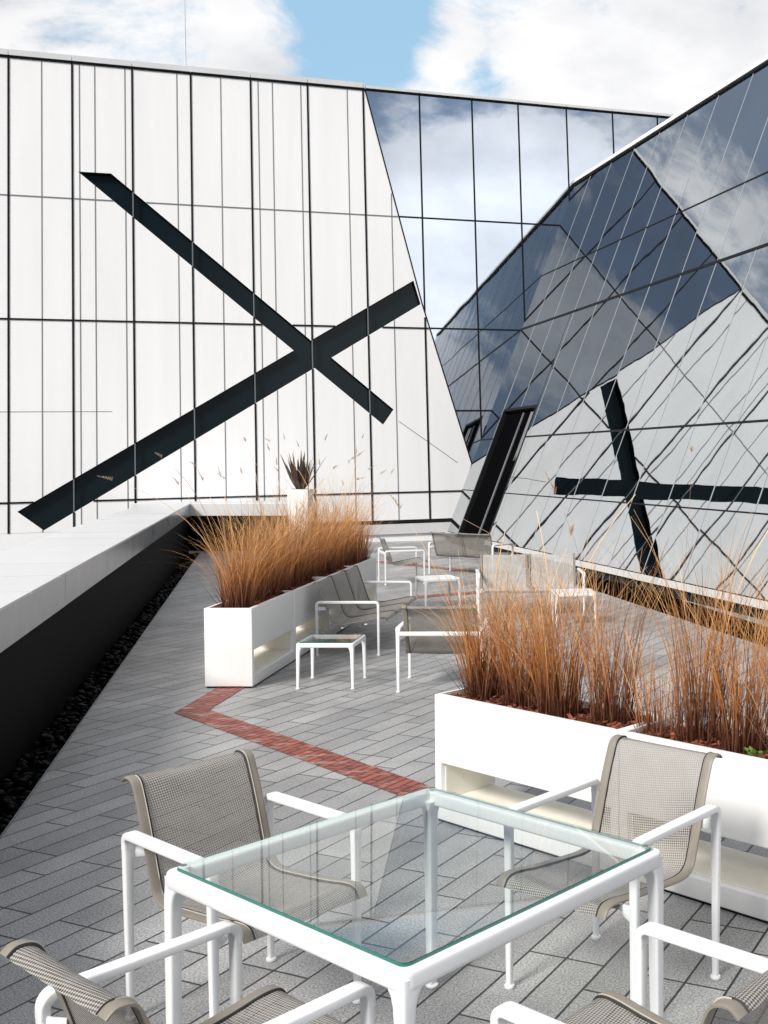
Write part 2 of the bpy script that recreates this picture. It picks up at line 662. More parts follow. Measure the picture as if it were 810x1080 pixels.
def lathe(bm, prof, n=16, c=(0, 0, 0)):
    rings = []
    for r, z in prof:
        rings.append([bm.verts.new((c[0] + r * math.cos(2 * math.pi * k / n), c[1] + r * math.sin(2 * math.pi * k / n), c[2] + z)) for k in range(n)])
    for A, B in zip(rings, rings[1:]):
        for k in range(n):
            bm.faces.new((A[k], A[(k + 1) % n], B[(k + 1) % n], B[k]))
    bm.faces.new(rings[0][::-1])
    bm.faces.new(rings[-1])


def prism(bm, poly, f0, f1, mi=0):
    """poly: list of (a,b); f0,f1: map (a,b)->Vector for the two ends"""
    A = [bm.verts.new(f0(*q)) for q in poly]
    B = [bm.verts.new(f1(*q)) for q in poly]
    n = len(poly)
    fs = [bm.faces.new(A), bm.faces.new(B[::-1])]
    for i in range(n):
        fs.append(bm.faces.new((A[i], B[i], B[(i + 1) % n], A[(i + 1) % n])))
    for f in fs:
        f.material_index = mi
    return fs


def clip(poly, a, b, c):
    """keep a*x+b*y<=c"""
    out = []
    for i in range(len(poly)):
        p, q = poly[i], poly[(i + 1) % len(poly)]
        dp, dq = a * p[0] + b * p[1] - c, a * q[0] + b * q[1] - c
        if dp <= 0:
            out.append(p)
        if (dp < 0 < dq) or (dq < 0 < dp):
            s = dp / (dp - dq)
            out.append((p[0] + (q[0] - p[0]) * s, p[1] + (q[1] - p[1]) * s))
    return out


# ---------------------------------------------------------------- setting: street level and terrace
DE = lambda y: -3.79 - 0.3135 * (y - 8)                 # left edge of the paving
edir = Vector((-0.3135, 1, 0)).normalized()             # along the parapet
enrm = Vector((1, 0.3135, 0)).normalized()              # towards the terrace

# white facade plane (leans back slightly)
UN = Vector((0.35230361, -0.93529876, 0.03314191))
UU = Vector((0.93581285, 0.35249726, 0.0))
UV = Vector((-0.01168243, 0.03101462, 0.99945066))
P0 = Vector((-5.41862456, 25.10314528, 10.28852731))


def WP(u, v, d=0.0):
    # panel coordinates (metres, slightly fanned joints) to a point on the facade plane
    x = 0.95194 * u - 0.00688 * v - 0.00303 * u * v + 0.00099 * u * u + 0.00004 * v * v
    y = 0.02593 * u + 0.91624 * v + 0.00091 * u * v + 0.00002 * u * u - 0.00296 * v * v
    return P0 + UU * x + UV * y + UN * d


# glazed slope on the right
MN = Vector((-0.85433496, -0.36940283, 0.36558629))
MT = Vector((-0.39687556, 0.91787242, 0.0))
MW = Vector((0.33556157, 0.14509226, 0.93077745))
MO = Vector((-0.39243711, 17.64318142, 0.0))
MP = lambda t, w, d=0.0: MO + MT * t + MW * w + MN * d

bm = bmesh.new()
g = bmesh.ops.create_grid(bm, x_segments=8, y_segments=8, size=2500)
for v in g['verts']:
    v.co.z = -9.0
tag(obj('ground', bm, 'street'), kind='structure')

far_l = WP(-8.2, -10.36)
far_r = WP(2.75, -10.36)
bm = bmesh.new()
mb = lambda t: MP(t, 0, 0.02)
poly = [(DE(-6), -6), (7.6, -6), (mb(-12).x, mb(-12).y), (mb(8.6).x, mb(8.6).y), (far_r.x, far_r.y - 0.03), (DE(24.4), 24.4)]
prism(bm, poly, lambda x, y: Vector((x, y, 0)), lambda x, y: Vector((x, y, -8.9)))
tag(obj('terrace_floor', bm, 'pavers', smooth=False), kind='structure')

# thin metal edging between paving and gravel
bm = bmesh.new()
a, b = Vector((DE(-6), -6, 0)), Vector((DE(22.0), 22.0, 0))
sweep(bm, [a - enrm * 0.006 + Vector((0, 0, -0.02)), b - enrm * 0.006 + Vector((0, 0, -0.02))], enrm, (0.008, 0.05), n=8, p=6)
tag(obj('paving_edge_strip', bm, 'mull'), kind='structure')

# red brick band, a zigzag sheet over the paving


def ribbon(bm, pts, w, z):
    pts = [Vector((x, y, 0)) for x, y in pts]
    Ls, Rs = [], []
    for i, q in enumerate(pts):
        d1 = (pts[i] - pts[i - 1]).normalized() if i else None
        d2 = (pts[i + 1] - pts[i]).normalized() if i < len(pts) - 1 else None
        d = ((d1 or d2) + (d2 or d1)).normalized()
        nn = Vector((-d.y, d.x, 0))
        k = 1 / max(0.35, nn.dot(Vector((-(d1 or d2).y, (d1 or d2).x, 0))))
        Ls.append(bm.verts.new(q + nn * w / 2 * k + Vector((0, 0, z))))
        Rs.append(bm.verts.new(q - nn * w / 2 * k + Vector((0, 0, z))))
    for i in range(len(pts) - 1):
        bm.faces.new((Ls[i], Rs[i], Rs[i + 1], Ls[i + 1]))


bm = bmesh.new()
ribbon(bm, [(-2.98, 14.1), (-2.985, 7.80), (-1.045, 5.895), (1.6, 3.42)], 0.22, 0.004)
ribbon(bm, [(-2.60, 14.45), (-0.6, 15.9)], 0.25, 0.004)
ribbon(bm, [(-4.15, 19.8), (-1.55, 17.45)], 0.25, 0.004)
tag(obj('brick_paving_band', bm, 'bricks', smooth='raw'), kind='structure')

# ---------------------------------------------------------------- parapet
par = tag(empty('parapet_wall', (DE(8), 8, 0)), 'low black parapet along the left edge with wide pale metal coping', 'parapet')
INV = Matrix.Translation(par.location).inverted()


def pl(s, off, z):          # point s metres along the paving edge from y=8, off metres towards the terrace
    return edir * s + enrm * off + Vector((0, 0, z))


CI, CO = -0.20, -1.06       # coping inner / outer
Z1, Z2 = 0.983, 0.728
s0, s1 = -12.5, (22.5 - 8) * math.sqrt(1 + 0.3135 ** 2)
bm = bmesh.new()
prism(bm, [(-0.25, -0.25), (-0.25, Z2 + 0.03), (-0.95, Z2 + 0.03), (-0.95, -0.25)], lambda o, z: pl(s0, o, z), lambda o, z: pl(s1 - 0.1, o, z))
prism(bm, [(-0.95, -0.25), (-0.95, Z2), (-0.93, Z2), (-0.93, -0.25)], lambda o, z: pl(s0, o - 0.02, z - 8), lambda o, z: pl(s1 + 2.0, o - 0.02, z - 8))
obj('wall_body', bm, 'black', par, smooth=False)


def coping_plates(bm, lo, hi, step, ph, fn, bev=0.0):
    s = lo
    k = math.ceil((lo - ph) / step)
    cuts = [lo]
    while ph + k * step < hi:
        if ph + k * step > lo + 0.1:
            cuts.append(ph + k * step)
        k += 1
    cuts.append(hi)
    for a, b in zip(cuts, cuts[1:]):
        fn(bm, a + 0.009, b - 0.009)


sl = math.sqrt(1 + 0.3135 ** 2)
bm = bmesh.new()


def topplate(bm, a, b):
    dz = rnd.uniform(-0.0015, 0.0015)
    prism(bm, [(CI, Z1 + dz), (CO, Z1 + 0.012 + dz), (CO, Z1 - 0.02), (CI, Z1 - 0.02)], lambda o, z: pl(a, o, z), lambda o, z: pl(b, o, z))


coping_plates(bm, s0, s1 + 0.0, 1.03, (6.96 - 8) * sl, topplate)
obj('coping_top', bm, 'coping', par, smooth=False)
bm = bmesh.new()


def faceplate(bm, a, b):
    d = rnd.uniform(-0.002, 0.002)
    prism(bm, [(CI - 0.001, Z1 - 0.021), (CI - 0.022, Z1 - 0.021), (CI - 0.03, Z2), (CI - 0.008 + d, Z2)], lambda o, z: pl(a, o, z), lambda o, z: pl(b, o, z))


coping_plates(bm, s0, s1, 2.3, (5.98 - 8) * sl, faceplate)
obj('coping_fascia', bm, 'fascia', par, smooth=False)
bm = bmesh.new()
prism(bm, [(CI - 0.031, Z1 - 0.022), (CO + 0.003, Z1 - 0.022), (CO + 0.003, Z2 + 0.035), (CI - 0.033, Z2 + 0.035)], lambda o, z: pl(s0 + .01, o, z), lambda o, z: pl(s1 - .01, o, z))
obj('coping_core', bm, 'dark', par, smooth=False)

# the return of the parapet at the far end
ret = tag(empty('parapet_return', (-8.3, 22.1, 0)), 'short far parapet return with pale metal fascia behind the left grasses', 'parapet')
bm = bmesh.new()
box(bm, (-0.9, 0.13, 0), (1.95, 1.5, Z2 - 0.004))
obj('wall_body', bm, 'black', ret, smooth=False)
bm = bmesh.new()
box(bm, (-1.3, -0.02, Z2 + 0.003), (2.02, 1.75, Z1 - 0.004), bev=0.004)
obj('coping', bm, 'coping', ret, smooth=False)

# ---------------------------------------------------------------- gravel strip
bm = bmesh.new()
for i in range(1900):
    s = -5.5 + (s1 + 5.2) * (i + rnd.random()) / 1900
    o = rnd.uniform(-0.24, -0.025)
    c = pl(s, o, rnd.uniform(-0.085, -0.045)) + par.location
    r = rnd.uniform(0.018, 0.042)
    g = bmesh.ops.create_icosphere(bm, subdivisions=1, radius=1)
    rot = Matrix.Rotation(rnd.uniform(0, 6.28), 3, 'Z') @ Matrix.Rotation(rnd.uniform(-.6, .6), 3, 'X')
    sc = Vector((r * rnd.uniform(0.8, 1.5), r, r * rnd.uniform(0.45, 0.8)))
    for v in g['verts']:
        q = v.co * rnd.uniform(0.86, 1.1)
        v.co = rot @ Vector((q.x * sc.x, q.y * sc.y, q.z * sc.z)) + c
prism(bm, [(-0.33, -0.12), (-0.33, -0.085), (-0.005, -0.085), (-0.005, -0.12)], lambda o, z: pl(s0, o, z) + par.location, lambda o, z: pl(s1, o, z) + par.location)
tag(obj('gravel', bm, 'pebble', sharp=50), 'dark pebbles in the strip between paving and parapet', 'gravel', kind='stuff')

# ---------------------------------------------------------------- white facade with glazed end
wall = tag(empty('white_facade_building', (P0.x, P0.y, -9)), 'tall white panelled facade with a big black cross and a mirrored glass end', 'building')
wi = Vector((P0.x, P0.y, -9))
WL = lambda u, v, d=0.0: WP(u, v, d) - wi
UL, UR, VB = -27.0, 10.5, -10.36
bold = [-7.72 - 1.28 * k for k in range(15, 0, -1)] + [-7.72, -6.47, -5.25, -4.02, -2.72, -1.44, -0.15, 1.2, 2.5, 3.68, 4.95, 6.2, 7.45, 8.7]
bold = [x + 0.1 for x in bold]
thin = [-7.01, -6.26, -5.95, -5.335, -4.25, -3.31, -2.49, -2.17, -1.53, -0.46, 0.53] + [-8.4, -8.8, -9.7, -10.6, -11.3, -11.9, -12.5, -13.6, -14.4, -15.1, -16.0, -17.2, -18.3]
thin = [x + 0.035 for x in thin]
hor = [(-3.06, 0.026), (-5.765, 0.036), (-9.712, 0.036)]
bnd = [(0.0, 0.0), (1.237, -5.16), (2.291, -8.87), (2.715, VB)]          # white / glass boundary, top to bottom


def ub(v):
    for (a, b), (c, d) in zip(bnd, bnd[1:]):
        if v >= d - 1e-6:
            return a + (c - a) * (b - v) / (b - d)
    return bnd[-1][0]


# cross outline (u, v) from its two bars


def isect(p, q, r, s):
    (x1, y1), (x2, y2), (x3, y3), (x4, y4) = p, q, r, s
    d = (x1 - x2) * (y3 - y4) - (y1 - y2) * (x3 - x4)
    a, b = x1 * y2 - y1 * x2, x3 * y4 - y3 * x4
    return ((a * (x3 - x4) - (x1 - x2) * b) / d, (a * (y3 - y4) - (y1 - y2) * b) / d)


sh = lambda q: (q[0] - 0.02 * q[1], q[1] - 0.02 * q[0])
a1, a2 = sh((-6.312, -2.574)), sh((-5.645, -2.557))
b1, b2 = sh((0.344, -7.728)), sh((0.084, -8.094))
c1, c2 = sh((1.10, -5.159)), sh((0.955, -4.589))
d1, d2 = sh((-7.657, -10.058)), sh((-7.161, -10.469))
d2 = (d2[0], max(d2[1], VB + 0.04))
up = isect(a2, b1, d1, c2)
rt = isect(a2, b1, d2, c1)
lo = isect(a1, b2, d2, c1)
lf = isect(a1, b2, d1, c2)
cross = [a1, lf, d1, d2, lo, b2, b1, rt, c1, c2, up, a2]

bm = bmesh.new()
outer = [(UL, VB), (UL, 0.0)] + [(x - 0.012, y) for x, y in bnd]
vo = [bm.verts.new(WL(*q)) for q in outer]
vi = [bm.verts.new(WL(*q)) for q in cross]
es = [bm.edges.new((vo[i], vo[(i + 1) % len(vo)])) for i in range(len(vo))] + [bm.edges.new((vi[i], vi[(i + 1) % len(vi)])) for i in range(len(vi))]
bmesh.ops.triangle_fill(bm, edges=es, use_beauty=True)
obj('white_cladding', bm, 'panel', wall, smooth=False)
# the recessed cross of dark glass
bm = bmesh.new()
vi = [bm.verts.new(WL(*q, d=0.0)) for q in cross]
vj = [bm.verts.new(WL(*q, d=-0.13)) for q in cross]
n = len(cross)
for i in range(n):
    f = bm.faces.new((vi[i], vi[(i + 1) % n], vj[(i + 1) % n], vj[i]))
    f.material_index = 1
e2 = [bm.edges.get((vj[i], vj[(i + 1) % n])) for i in range(n)]
fs = bmesh.ops.triangle_fill(bm, edges=e2, use_beauty=True)
obj('cross_window', bm, ['band_glass', 'joint'], wall, smooth='raw')
# backing
bm = bmesh.new()
prism(bm, [(UL, VB), (UL, -0.02), (UR + 3, -0.02), (UR + 3, VB)], lambda u, v: WL(u, v, -0.14), lambda u, v: WL(u, v, -0.14) + Vector((-1, 6, 0)))
obj('building_body', bm, 'dark', wall, smooth=False)


def in_cross(u, v):
    c = False
    j = len(cross) - 1
    for i in range(len(cross)):
        xi, yi = cross[i]
        xj, yj = cross[j]
        if (yi > v) != (yj > v) and u < (xj - xi) * (v - yi) / (yj - yi) + xi:
            c = not c
        j = i
    return c


def strip(bm, q0, q1, w, proud=0.006, mi=0):
    a, b = Vector((*q0, 0)), Vector((*q1, 0))
    d = (b - a).normalized()
    nn = Vector((-d.y, d.x, 0)) * w / 2
    poly = [(a + nn).to_2d(), (b + nn).to_2d(), (b - nn).to_2d(), (a - nn).to_2d()]
    prism(bm, [tuple(x) for x in poly], lambda u, v: WL(u, v, proud), lambda u, v: WL(u, v, -0.03), mi)


def cross_span(u):
    """v intervals where a vertical at u is inside the cross"""
    ys = []
    for i in range(len(cross)):
        p, q = cross[i], cross[(i + 1) % len(cross)]
        if (p[0] > u) != (q[0] > u):
            ys.append(p[1] + (q[1] - p[1]) * (u - p[0]) / (q[0] - p[0]))
    return sorted(ys)


bmb, bmt = bmesh.new(), bmesh.new()
for lst, wd, tgt, pr in ((bold, 0.040, bmb, 0.014), (thin, 0.020, bmt, 0.007)):
    for u in lst:
        top = 0.0
        if u > 0:
            # only the part left of the glass
            vv = 0.0
            while vv > VB and ub(vv) < u + 0.03:
                vv -= 0.02
            top = vv
        if top <= VB + 0.1:
            continue
        ys = [VB] + cross_span(u) + [top]
        for a, b in zip(ys[0::2], ys[1::2]):
            if b - a > 0.03:
                strip(tgt, (u, a), (u, b), wd, pr)
        if lst is bold:
            for a, b in zip(ys[1::2], ys[2::2]):
                if b - a > 0.03 and b < top:
                    bmm = bmesh.new()
                    strip(bmm, (u, a), (u, b), 0.024, 0.004)
                    obj('cross_mullion', bmm, 'slot_mullion', wall, smooth=False)
for v, wd in hor:
    us = []
    for i in range(len(cross)):
        p, q = cross[i], cross[(i + 1) % len(cross)]
        if (p[1] > v) != (q[1] > v):
            us.append(p[0] + (q[0] - p[0]) * (v - p[1]) / (q[1] - p[1]))
    us = [UL] + sorted(us) + [ub(v) - 0.03]
    for a, b in zip(us[0::2], us[1::2]):
        strip(bmb if wd > .03 else bmt, (a, v), (b, v), wd, 0.016 if wd > .03 else 0.009)
strip(bmt, (-20, -7.77), (-5.6, -7.77), 0.014, 0.003)
strip(bmt, (0.62, -8.02), (2.0, -9.03), 0.016, 0.0035)
# dark edge along the glass
for (a, b), (c, d) in zip(bnd, bnd[1:]):
    strip(bmb, (a + 0.0, b), (c, d), 0.03, 0.013)
obj('panel_joint', bmb, 'joint', wall, smooth=False)
obj('fine_joint', bmt, 'joint_grey', wall, smooth=False)

# glass end of the facade: separate panes
cu = [-0.05, 1.3, 2.6, 3.78, 5.05, 6.3, 7.55, 8.8, UR]
cv = [0.0, -3.06, -5.765, -7.77, VB]
jw = 0.022
for i in range(len(cu) - 1):
    for j in range(len(cv) - 1):
        poly = [(cu[i] + jw, cv[j + 1] + jw), (cu[i + 1] - jw, cv[j + 1] + jw), (cu[i + 1] - jw, cv[j] - jw), (cu[i] + jw, cv[j] - jw)]
        for (a, b), (c, d) in zip(bnd, bnd[1:]):
            # keep the right of each boundary segment
            nx, ny = -(b - d), -(c - a)
            poly = clip(poly, nx, ny, nx * (a + 0.02) + ny * b) if poly else poly
        if len(poly) < 3:
            continue
        bm = bmesh.new()
        ta, tb, tc2 = rnd.uniform(-.0012, .0012), rnd.uniform(-.0012, .0012), rnd.uniform(0, .001)
        prism(bm, poly, lambda u, v: WL(u, v, 0.004 + tc2 + ta * (u - cu[i]) + tb * (v - cv[j])), lambda u, v: WL(u, v, -0.03))
        obj('glass_pane', bm, 'wall_glass', wall, smooth=False)
bm = bmesh.new()
for u in cu[1:-1]:
    vv = 0.0
    while vv > VB and ub(vv) < u - 0.02:
        vv -= 0.02
    strip(bm, (u, 0.0), (u, max(VB, vv + 0.02)) if u < 2.6 else (u, VB), 0.04, 0.010)
for v, w in ((-3.06, 0.026), (-5.765, 0.04), (-7.77, 0.022)):
    strip(bm, (ub(v) + 0.03, v), (UR, v), w, 0.012)
obj('glass_joint', bm, 'joint', wall, smooth=False)
# roof edge
bm = bmesh.new()
for a, b, h in ((UL, -0.01, 0.16), (0.01, UR + 3, 0.10)):
    s = a
    for c in [x for x in bold if a < x < b] + [b]:
        prism(bm, [(s + 0.006, 0.035), (s + 0.006, h), (c - 0.006, h), (c - 0.006, 0.035)], lambda u, v: WL(u, v, 0.05), lambda u, v: WL(u, v, -0.6))
        s = c
obj('roof_coping', bm, 'coping', wall, smooth=False)
bm = bmesh.new()
prism(bm, [(UL, -0.012), (UL, 0.033), (UR + 3, 0.033), (UR + 3, -0.012)], lambda u, v: WL(u, v, 0.02), lambda u, v: WL(u, v, -0.6))
obj('roof_shadow_gap', bm, 'joint', wall, smooth=False)
# plinth at the terrace
bm = bmesh.new()
prism(bm, [(-4.1, VB - 0.09), (-4.1, VB - 0.012), (2.9, VB - 0.012), (2.9, VB - 0.09)], lambda u, v: WL(u, v, 0.01), lambda u, v: WL(u, v, -0.3))
obj('base_gap', bm, 'joint', wall, smooth=False)
bm = bmesh.new()
prism(bm, [(-4.0, VB - 0.33), (-4.0, VB - 0.095), (2.75, VB - 0.095), (2.75, VB - 0.33)], lambda u, v: WL(u, v, 0.05), lambda u, v: WL(u, v, -0.3))
obj('plinth', bm, 'coping', wall, smooth=False)
bm = bmesh.new()
prism(bm, [(-30, -20), (-30, VB - 0.34), (3, VB - 0.34), (3, -20)], lambda u, v: WL(u, v, 0.0), lambda u, v: WL(u, v, -0.4))
prism(bm, [(-30, VB - 0.338), (-30, VB - 0.004), (-4.12, VB - 0.004), (-4.12, VB - 0.338)], lambda u, v: WL(u, v, 0.0), lambda u, v: WL(u, v, -0.4))
obj('lower_wall', bm, 'panel', wall, smooth=False)

rod = bmesh.new()
q = WP(-4.02, 0.16, -0.2)
sweep(rod, [q + Vector((0, 0, -0.3)), q + Vector((0, 0, 1.1)), q + Vector((0, 0, 2.2))], (1, 0, 0), [(0.03, 0.03), (0.022, 0.022), (0.012, 0.012)], n=8, p=2)
tag(obj('lightning_rod', rod, 'joint_pale'), 'thin pale lightning rod on the roof edge of the white facade', 'rod')

# ---------------------------------------------------------------- sloping glass building
gb = tag(empty('glass_building', (MO.x, MO.y, 0)), 'building with a leaning mirrored glass front that reflects the white facade', 'building')
gi = Vector((MO.x, MO.y, 0))
ML = lambda t, w, d=0.0: MP(t, w, d) - gi
TF = lambda w: 8.60 + (w - 0.4) * 0.008           # the far edge where it meets the white facade
TOP = 9.22
DOOR = (5.28, 7.46, 0.0, 3.20)
tc_ = [0.2 + 1.22 * k for k in range(-10, 8)]
rows = [0.215, 1.265, 2.53, 5.385, 6.79, TOP]
jw = 0.012


def pane(t0, t1, w0, w1):
    nx, ny = 6, 8
    t1 = min(t1, TF(w0) - 0.02, TF(w1) - 0.02)
    bm = bmesh.new()
    amp = rnd.choice((-1, 1)) * rnd.uniform(0.0006, 0.0016)
    ta, tb = rnd.uniform(-.0007, .0007), rnd.uniform(-.0006, .0006)
    ph = rnd.uniform(0, 6.28)
    V = {}
    for a in range(nx + 1):
        for b in range(ny + 1):
            x, y = a / nx, b / ny
            w = w0 + (w1 - w0) * y
            t = t0 + (t1 - t0) * x
            d = amp * math.sin(math.pi * x) * math.sin(math.pi * y) + ta * (x - .5) * (t1 - t0) + tb * (y - .5) * (w1 - w0) + 0.0004 * math.sin(5 * y + ph)
            V[a, b] = bm.verts.new(ML(t, w, d))
    for a in range(nx):
        for b in range(ny):
            f = bm.faces.new((V[a, b], V[a + 1, b], V[a + 1, b + 1], V[a, b + 1]))
            f.smooth = True
    bmesh.ops.remove_doubles(bm, verts=bm.verts, dist=1e-5)
    me = obj('glass_pane', bm, 'mirror', gb, smooth='raw')
    for p in me.data.polygons:
        p.use_smooth = True


def cut(t0, t1, w0, w1):
    a, b, c, d = DOOR
    if t1 <= a + .03 or t0 >= b - .03 or w0 >= d - .03:
        return [(t0, t1, w0, w1)]
    out = []
    if t0 < a - .05:
        out.append((t0, a - 0.03, w0, w1))
    if t1 > b + .05:
        out.append((b + 0.03, t1, w0, w1))
    if w1 > d + .05:
        out.append((max(t0, a - .03), min(t1, b + .03), d + 0.04, w1))
    return out


tt = [t for t in tc_ if t < 8.35] + [9.3]
for i in range(len(tt) - 1):
    for j in range(len(rows) - 1):
        if tt[i] > 9.2 and j < 1:
            pass
        for (a, b, c, d) in cut(tt[i], tt[i + 1], rows[j], rows[j + 1]):
            if a < TF(d) - 0.05 and b - a > 0.05:
                pane(a + jw, b - jw, c + jw, d - jw)


def mstrip(bm, q0, q1, w, proud=0.012, back=-0.05):
    a, b = Vector((*q0, 0)), Vector((*q1, 0))
    d = (b - a).normalized()
    nn = Vector((-d.y, d.x, 0)) * w / 2
    poly = [tuple((a + nn).to_2d()), tuple((b + nn).to_2d()), tuple((b - nn).to_2d()), tuple((a - nn).to_2d())]
    prism(bm, poly, lambda t, w_: ML(t, w_, proud), lambda t, w_: ML(t, w_, back))


bmv, bmh = bmesh.new(), bmesh.new()
for t in tc_:
    if t > 8.35:
        continue
    lo_ = rows[0]
    if DOOR[0] - .02 < t < DOOR[1] + .02:
        lo_ = DOOR[3] + 0.05
    mstrip(bmv, (t, lo_), (t, TOP), 0.018, 0.004)
for w, wd in ((1.265, 0.02), (2.53, 0.032), (5.385, 0.055), (6.79, 0.026)):
    segs = [(tt[0], DOOR[0] - 0.05), (DOOR[1] + 0.05, TF(w) - .03)] if w < DOOR[3] else [(tt[0], TF(w) + .01)]
    for a, b in segs:
        mstrip(bmh, (a, w), (b, w), wd, 0.008)
obj('vertical_joint', bmv, 'glass_seal', gb, smooth=False)
obj('horizontal_joint', bmh, 'joint', gb, smooth=False)
# far edge trim along the white facade
bm = bmesh.new()
mstrip(bm, (TF(0.2) + 0.02, 0.2), (TF(TOP) + 0.02, TOP + 0.05), 0.15, 0.02, -0.2)
mstrip(bm, (TF(0.2) - 0.10, 0.2), (TF(2.9) - 0.10, 2.9), 0.13, 0.017, -0.2)
obj('edge_trim', bm, 'joint', gb, smooth=False)
# door opening
bm = bmesh.new()
a, b, c, d = DOOR
mstrip(bm, (a, 0.0), (a, d), 0.06, 0.006, -0.12)
mstrip(bm, (b, 0.0), (b, d), 0.06, 0.006, -0.12)
mstrip(bm, (a - 0.035, d + 0.035), (b + 0.035, d + 0.035), 0.06, 0.005, -0.12)
obj('door_frame', bm, 'joint', gb, smooth=False)
dr = bmesh.new()
prism(dr, [(a + .04, 0.02), (a + .04, d - .02), (b - .04, d - .02), (b - .04, 0.02)], lambda t, w: ML(t, w, -0.09), lambda t, w: ML(t, w, -0.12))
dro = obj('entrance_door', dr, 'dark', gb, smooth=False)
bm = bmesh.new()
mstrip(bm, (6.20, 0.05), (6.20, d - .05), 0.035, -0.06, -0.0895)
obj('door_post', bm, 'mull', dro, smooth=False)
bm = bmesh.new()
vs = []
for k in range(9):
    x = 5.37 + k * 0.05
    vs.append((x, -0.085 + 0.015 * (k % 2)))
for (x0, d0), (x1, d1_) in zip(vs, vs[1:]):
    q = [bm.verts.new(ML(*z)) for z in ((x0, 2.2, d0), (x1, 2.0, d1_), (x1, d - .05, d1_), (x0, d - .05, d0))]
    bm.faces.new(q)
obj('curtain', bm, 'curtain', dro, smooth=False)
# body behind the glass: closed solid
bm = bmesh.new()
q = [ML(tt[0], 0.2, -0.30), ML(TF(0.2), 0.2, -0.30), ML(TF(TOP), TOP - .01, -0.30), ML(tt[0], TOP - .01, -0.30)]
back = [Vector((9, 0, 0)), Vector((9, 0, 0)), Vector((5.5, 0, 0)), Vector((5.5, 0, 0))]
A = [bm.verts.new(x) for x in q]
B = [bm.verts.new(x + y) for x, y in zip(q, back)]
bm.faces.new(A)
bm.faces.new(B[::-1])
for i in range(4):
    bm.faces.new((A[i], B[i], B[(i + 1) % 4], A[(i + 1) % 4]))
obj('building_body', bm, 'dark', gb, smooth=False)
# roof edge
bm = bmesh.new()
for i in range(len(tt) - 1):
    t0, t1 = tt[i] + 0.004, min(tt[i + 1], TF(TOP)) - 0.004
    if t1 > t0:
        prism(bm, [(t0, TOP + 0.03), (t1, TOP + 0.03), (t1, TOP + 0.14), (t0, TOP + 0.14)], lambda t, w: ML(t, w, 0.06), lambda t, w: ML(t, w, -0.06) + Vector((0.6, 0, 0)))
obj('roof_coping', bm, 'panel', gb, smooth=False)
bm = bmesh.new()
mstrip(bm, (tt[0], TOP + 0.008), (TF(TOP), TOP + 0.008), 0.04, 0.03, -0.2)
obj('roof_shadow_gap', bm, 'joint', gb, smooth=False)
# sill and dark recess at the foot
for nm, m_, w0, w1, dd in (('sill', 'sill', 0.108, 0.205, 0.05), ('base_recess', 'joint', -0.02, 0.106, -0.03)):
    ed = [x for x in tt if x < DOOR[0]][0::2] + [DOOR[0] - .05]
    for t0, t1 in list(zip(ed, ed[1:])) + [(DOOR[1] + .05, TF(0.2))]:
        bm = bmesh.new()
        prism(bm, [(t0 + .003, w0), (t1 - .003, w0), (t1 - .003, w1), (t0 + .003, w1)], lambda t, w: ML(t, w, dd), lambda t, w: ML(t, w, dd - 0.35))
        obj(nm, bm, m_, gb, smooth=False)

# ---------------------------------------------------------------- planters
PL, PW, PH = 1.187, 0.385, 0.644


def make_planter():
    """long planter: local x along its length, y across, front at y=0 facing -y"""
    root = empty('planter_box')
    bm = bmesh.new()
    b_ = 0.008
    t = 0.045
    z0, z1 = 0.105, 0.30
    X, Z = [0, t, PL - t, PL], [0.012, z0, z1, PH]
    V = {(i, j, k): bm.verts.new((X[i], PW * j, Z[k])) for i in range(4) for j in range(2) for k in range(4)}
    for i in range(3):
        for k in range(3):
            if (i, k) == (1, 1):
                continue
            for j in range(2):
                bm.faces.new([V[q] for q in ((i, j, k), (i + 1, j, k), (i + 1, j, k + 1), (i, j, k + 1))])
    for i in range(3):
        for k in (0, 3):
            bm.faces.new([V[q] for q in ((i, 0, k), (i + 1, 0, k), (i + 1, 1, k), (i, 1, k))])
    for k in range(3):
        for i in (0, 3):
            bm.faces.new([V[q] for q in ((i, 0, k), (i, 1, k), (i, 1, k + 1), (i, 0, k + 1))])
    for q in (((1, 0, 1), (2, 0, 1), (2, 1, 1), (1, 1, 1)), ((1, 0, 2), (2, 0, 2), (2, 1, 2), (1, 1, 2)),
              ((1, 0, 1), (1, 0, 2), (1, 1, 2), (1, 1, 1)), ((2, 0, 1), (2, 0, 2), (2, 1, 2), (2, 1, 1))):
        bm.faces.new([V[k] for k in q])
    bmesh.ops.recalc_face_normals(bm, faces=bm.faces)
    es = [e for e in bm.edges if len(e.link_faces) == 2 and e.calc_face_angle(0) > 1]
    bmesh.ops.bevel(bm, geom=es, offset=b_, segments=3, affect='EDGES', profile=0.5)
    body = obj('planter_shell', bm, 'planter', root, sharp=30)
    bm = bmesh.new()
    box(bm, (t + .002, 0.03, z0 + .002), (PL - t - .002, PW - 0.03, z0 + 0.008))
    box(bm, (t + .002, 0.03, z1 - .010), (PL - t - .002, PW - 0.03, z1 - .002))
    box(bm, (t + .002, 0.03, z0 + .009), (t + .008, PW - 0.03, z1 - .011))
    box(bm, (PL - t - .008, 0.03, z0 + .009), (PL - t - .002, PW - 0.03, z1 - .011))
    obj('slot_lining', bm, 'cream', root, smooth=False)
    bm = bmesh.new()
    box(bm, (0.012, 0.012, 0.0), (PL - 0.012, PW - 0.012, 0.0115))
    obj('base_plate', bm, 'joint', root, smooth=False)
    return root, body


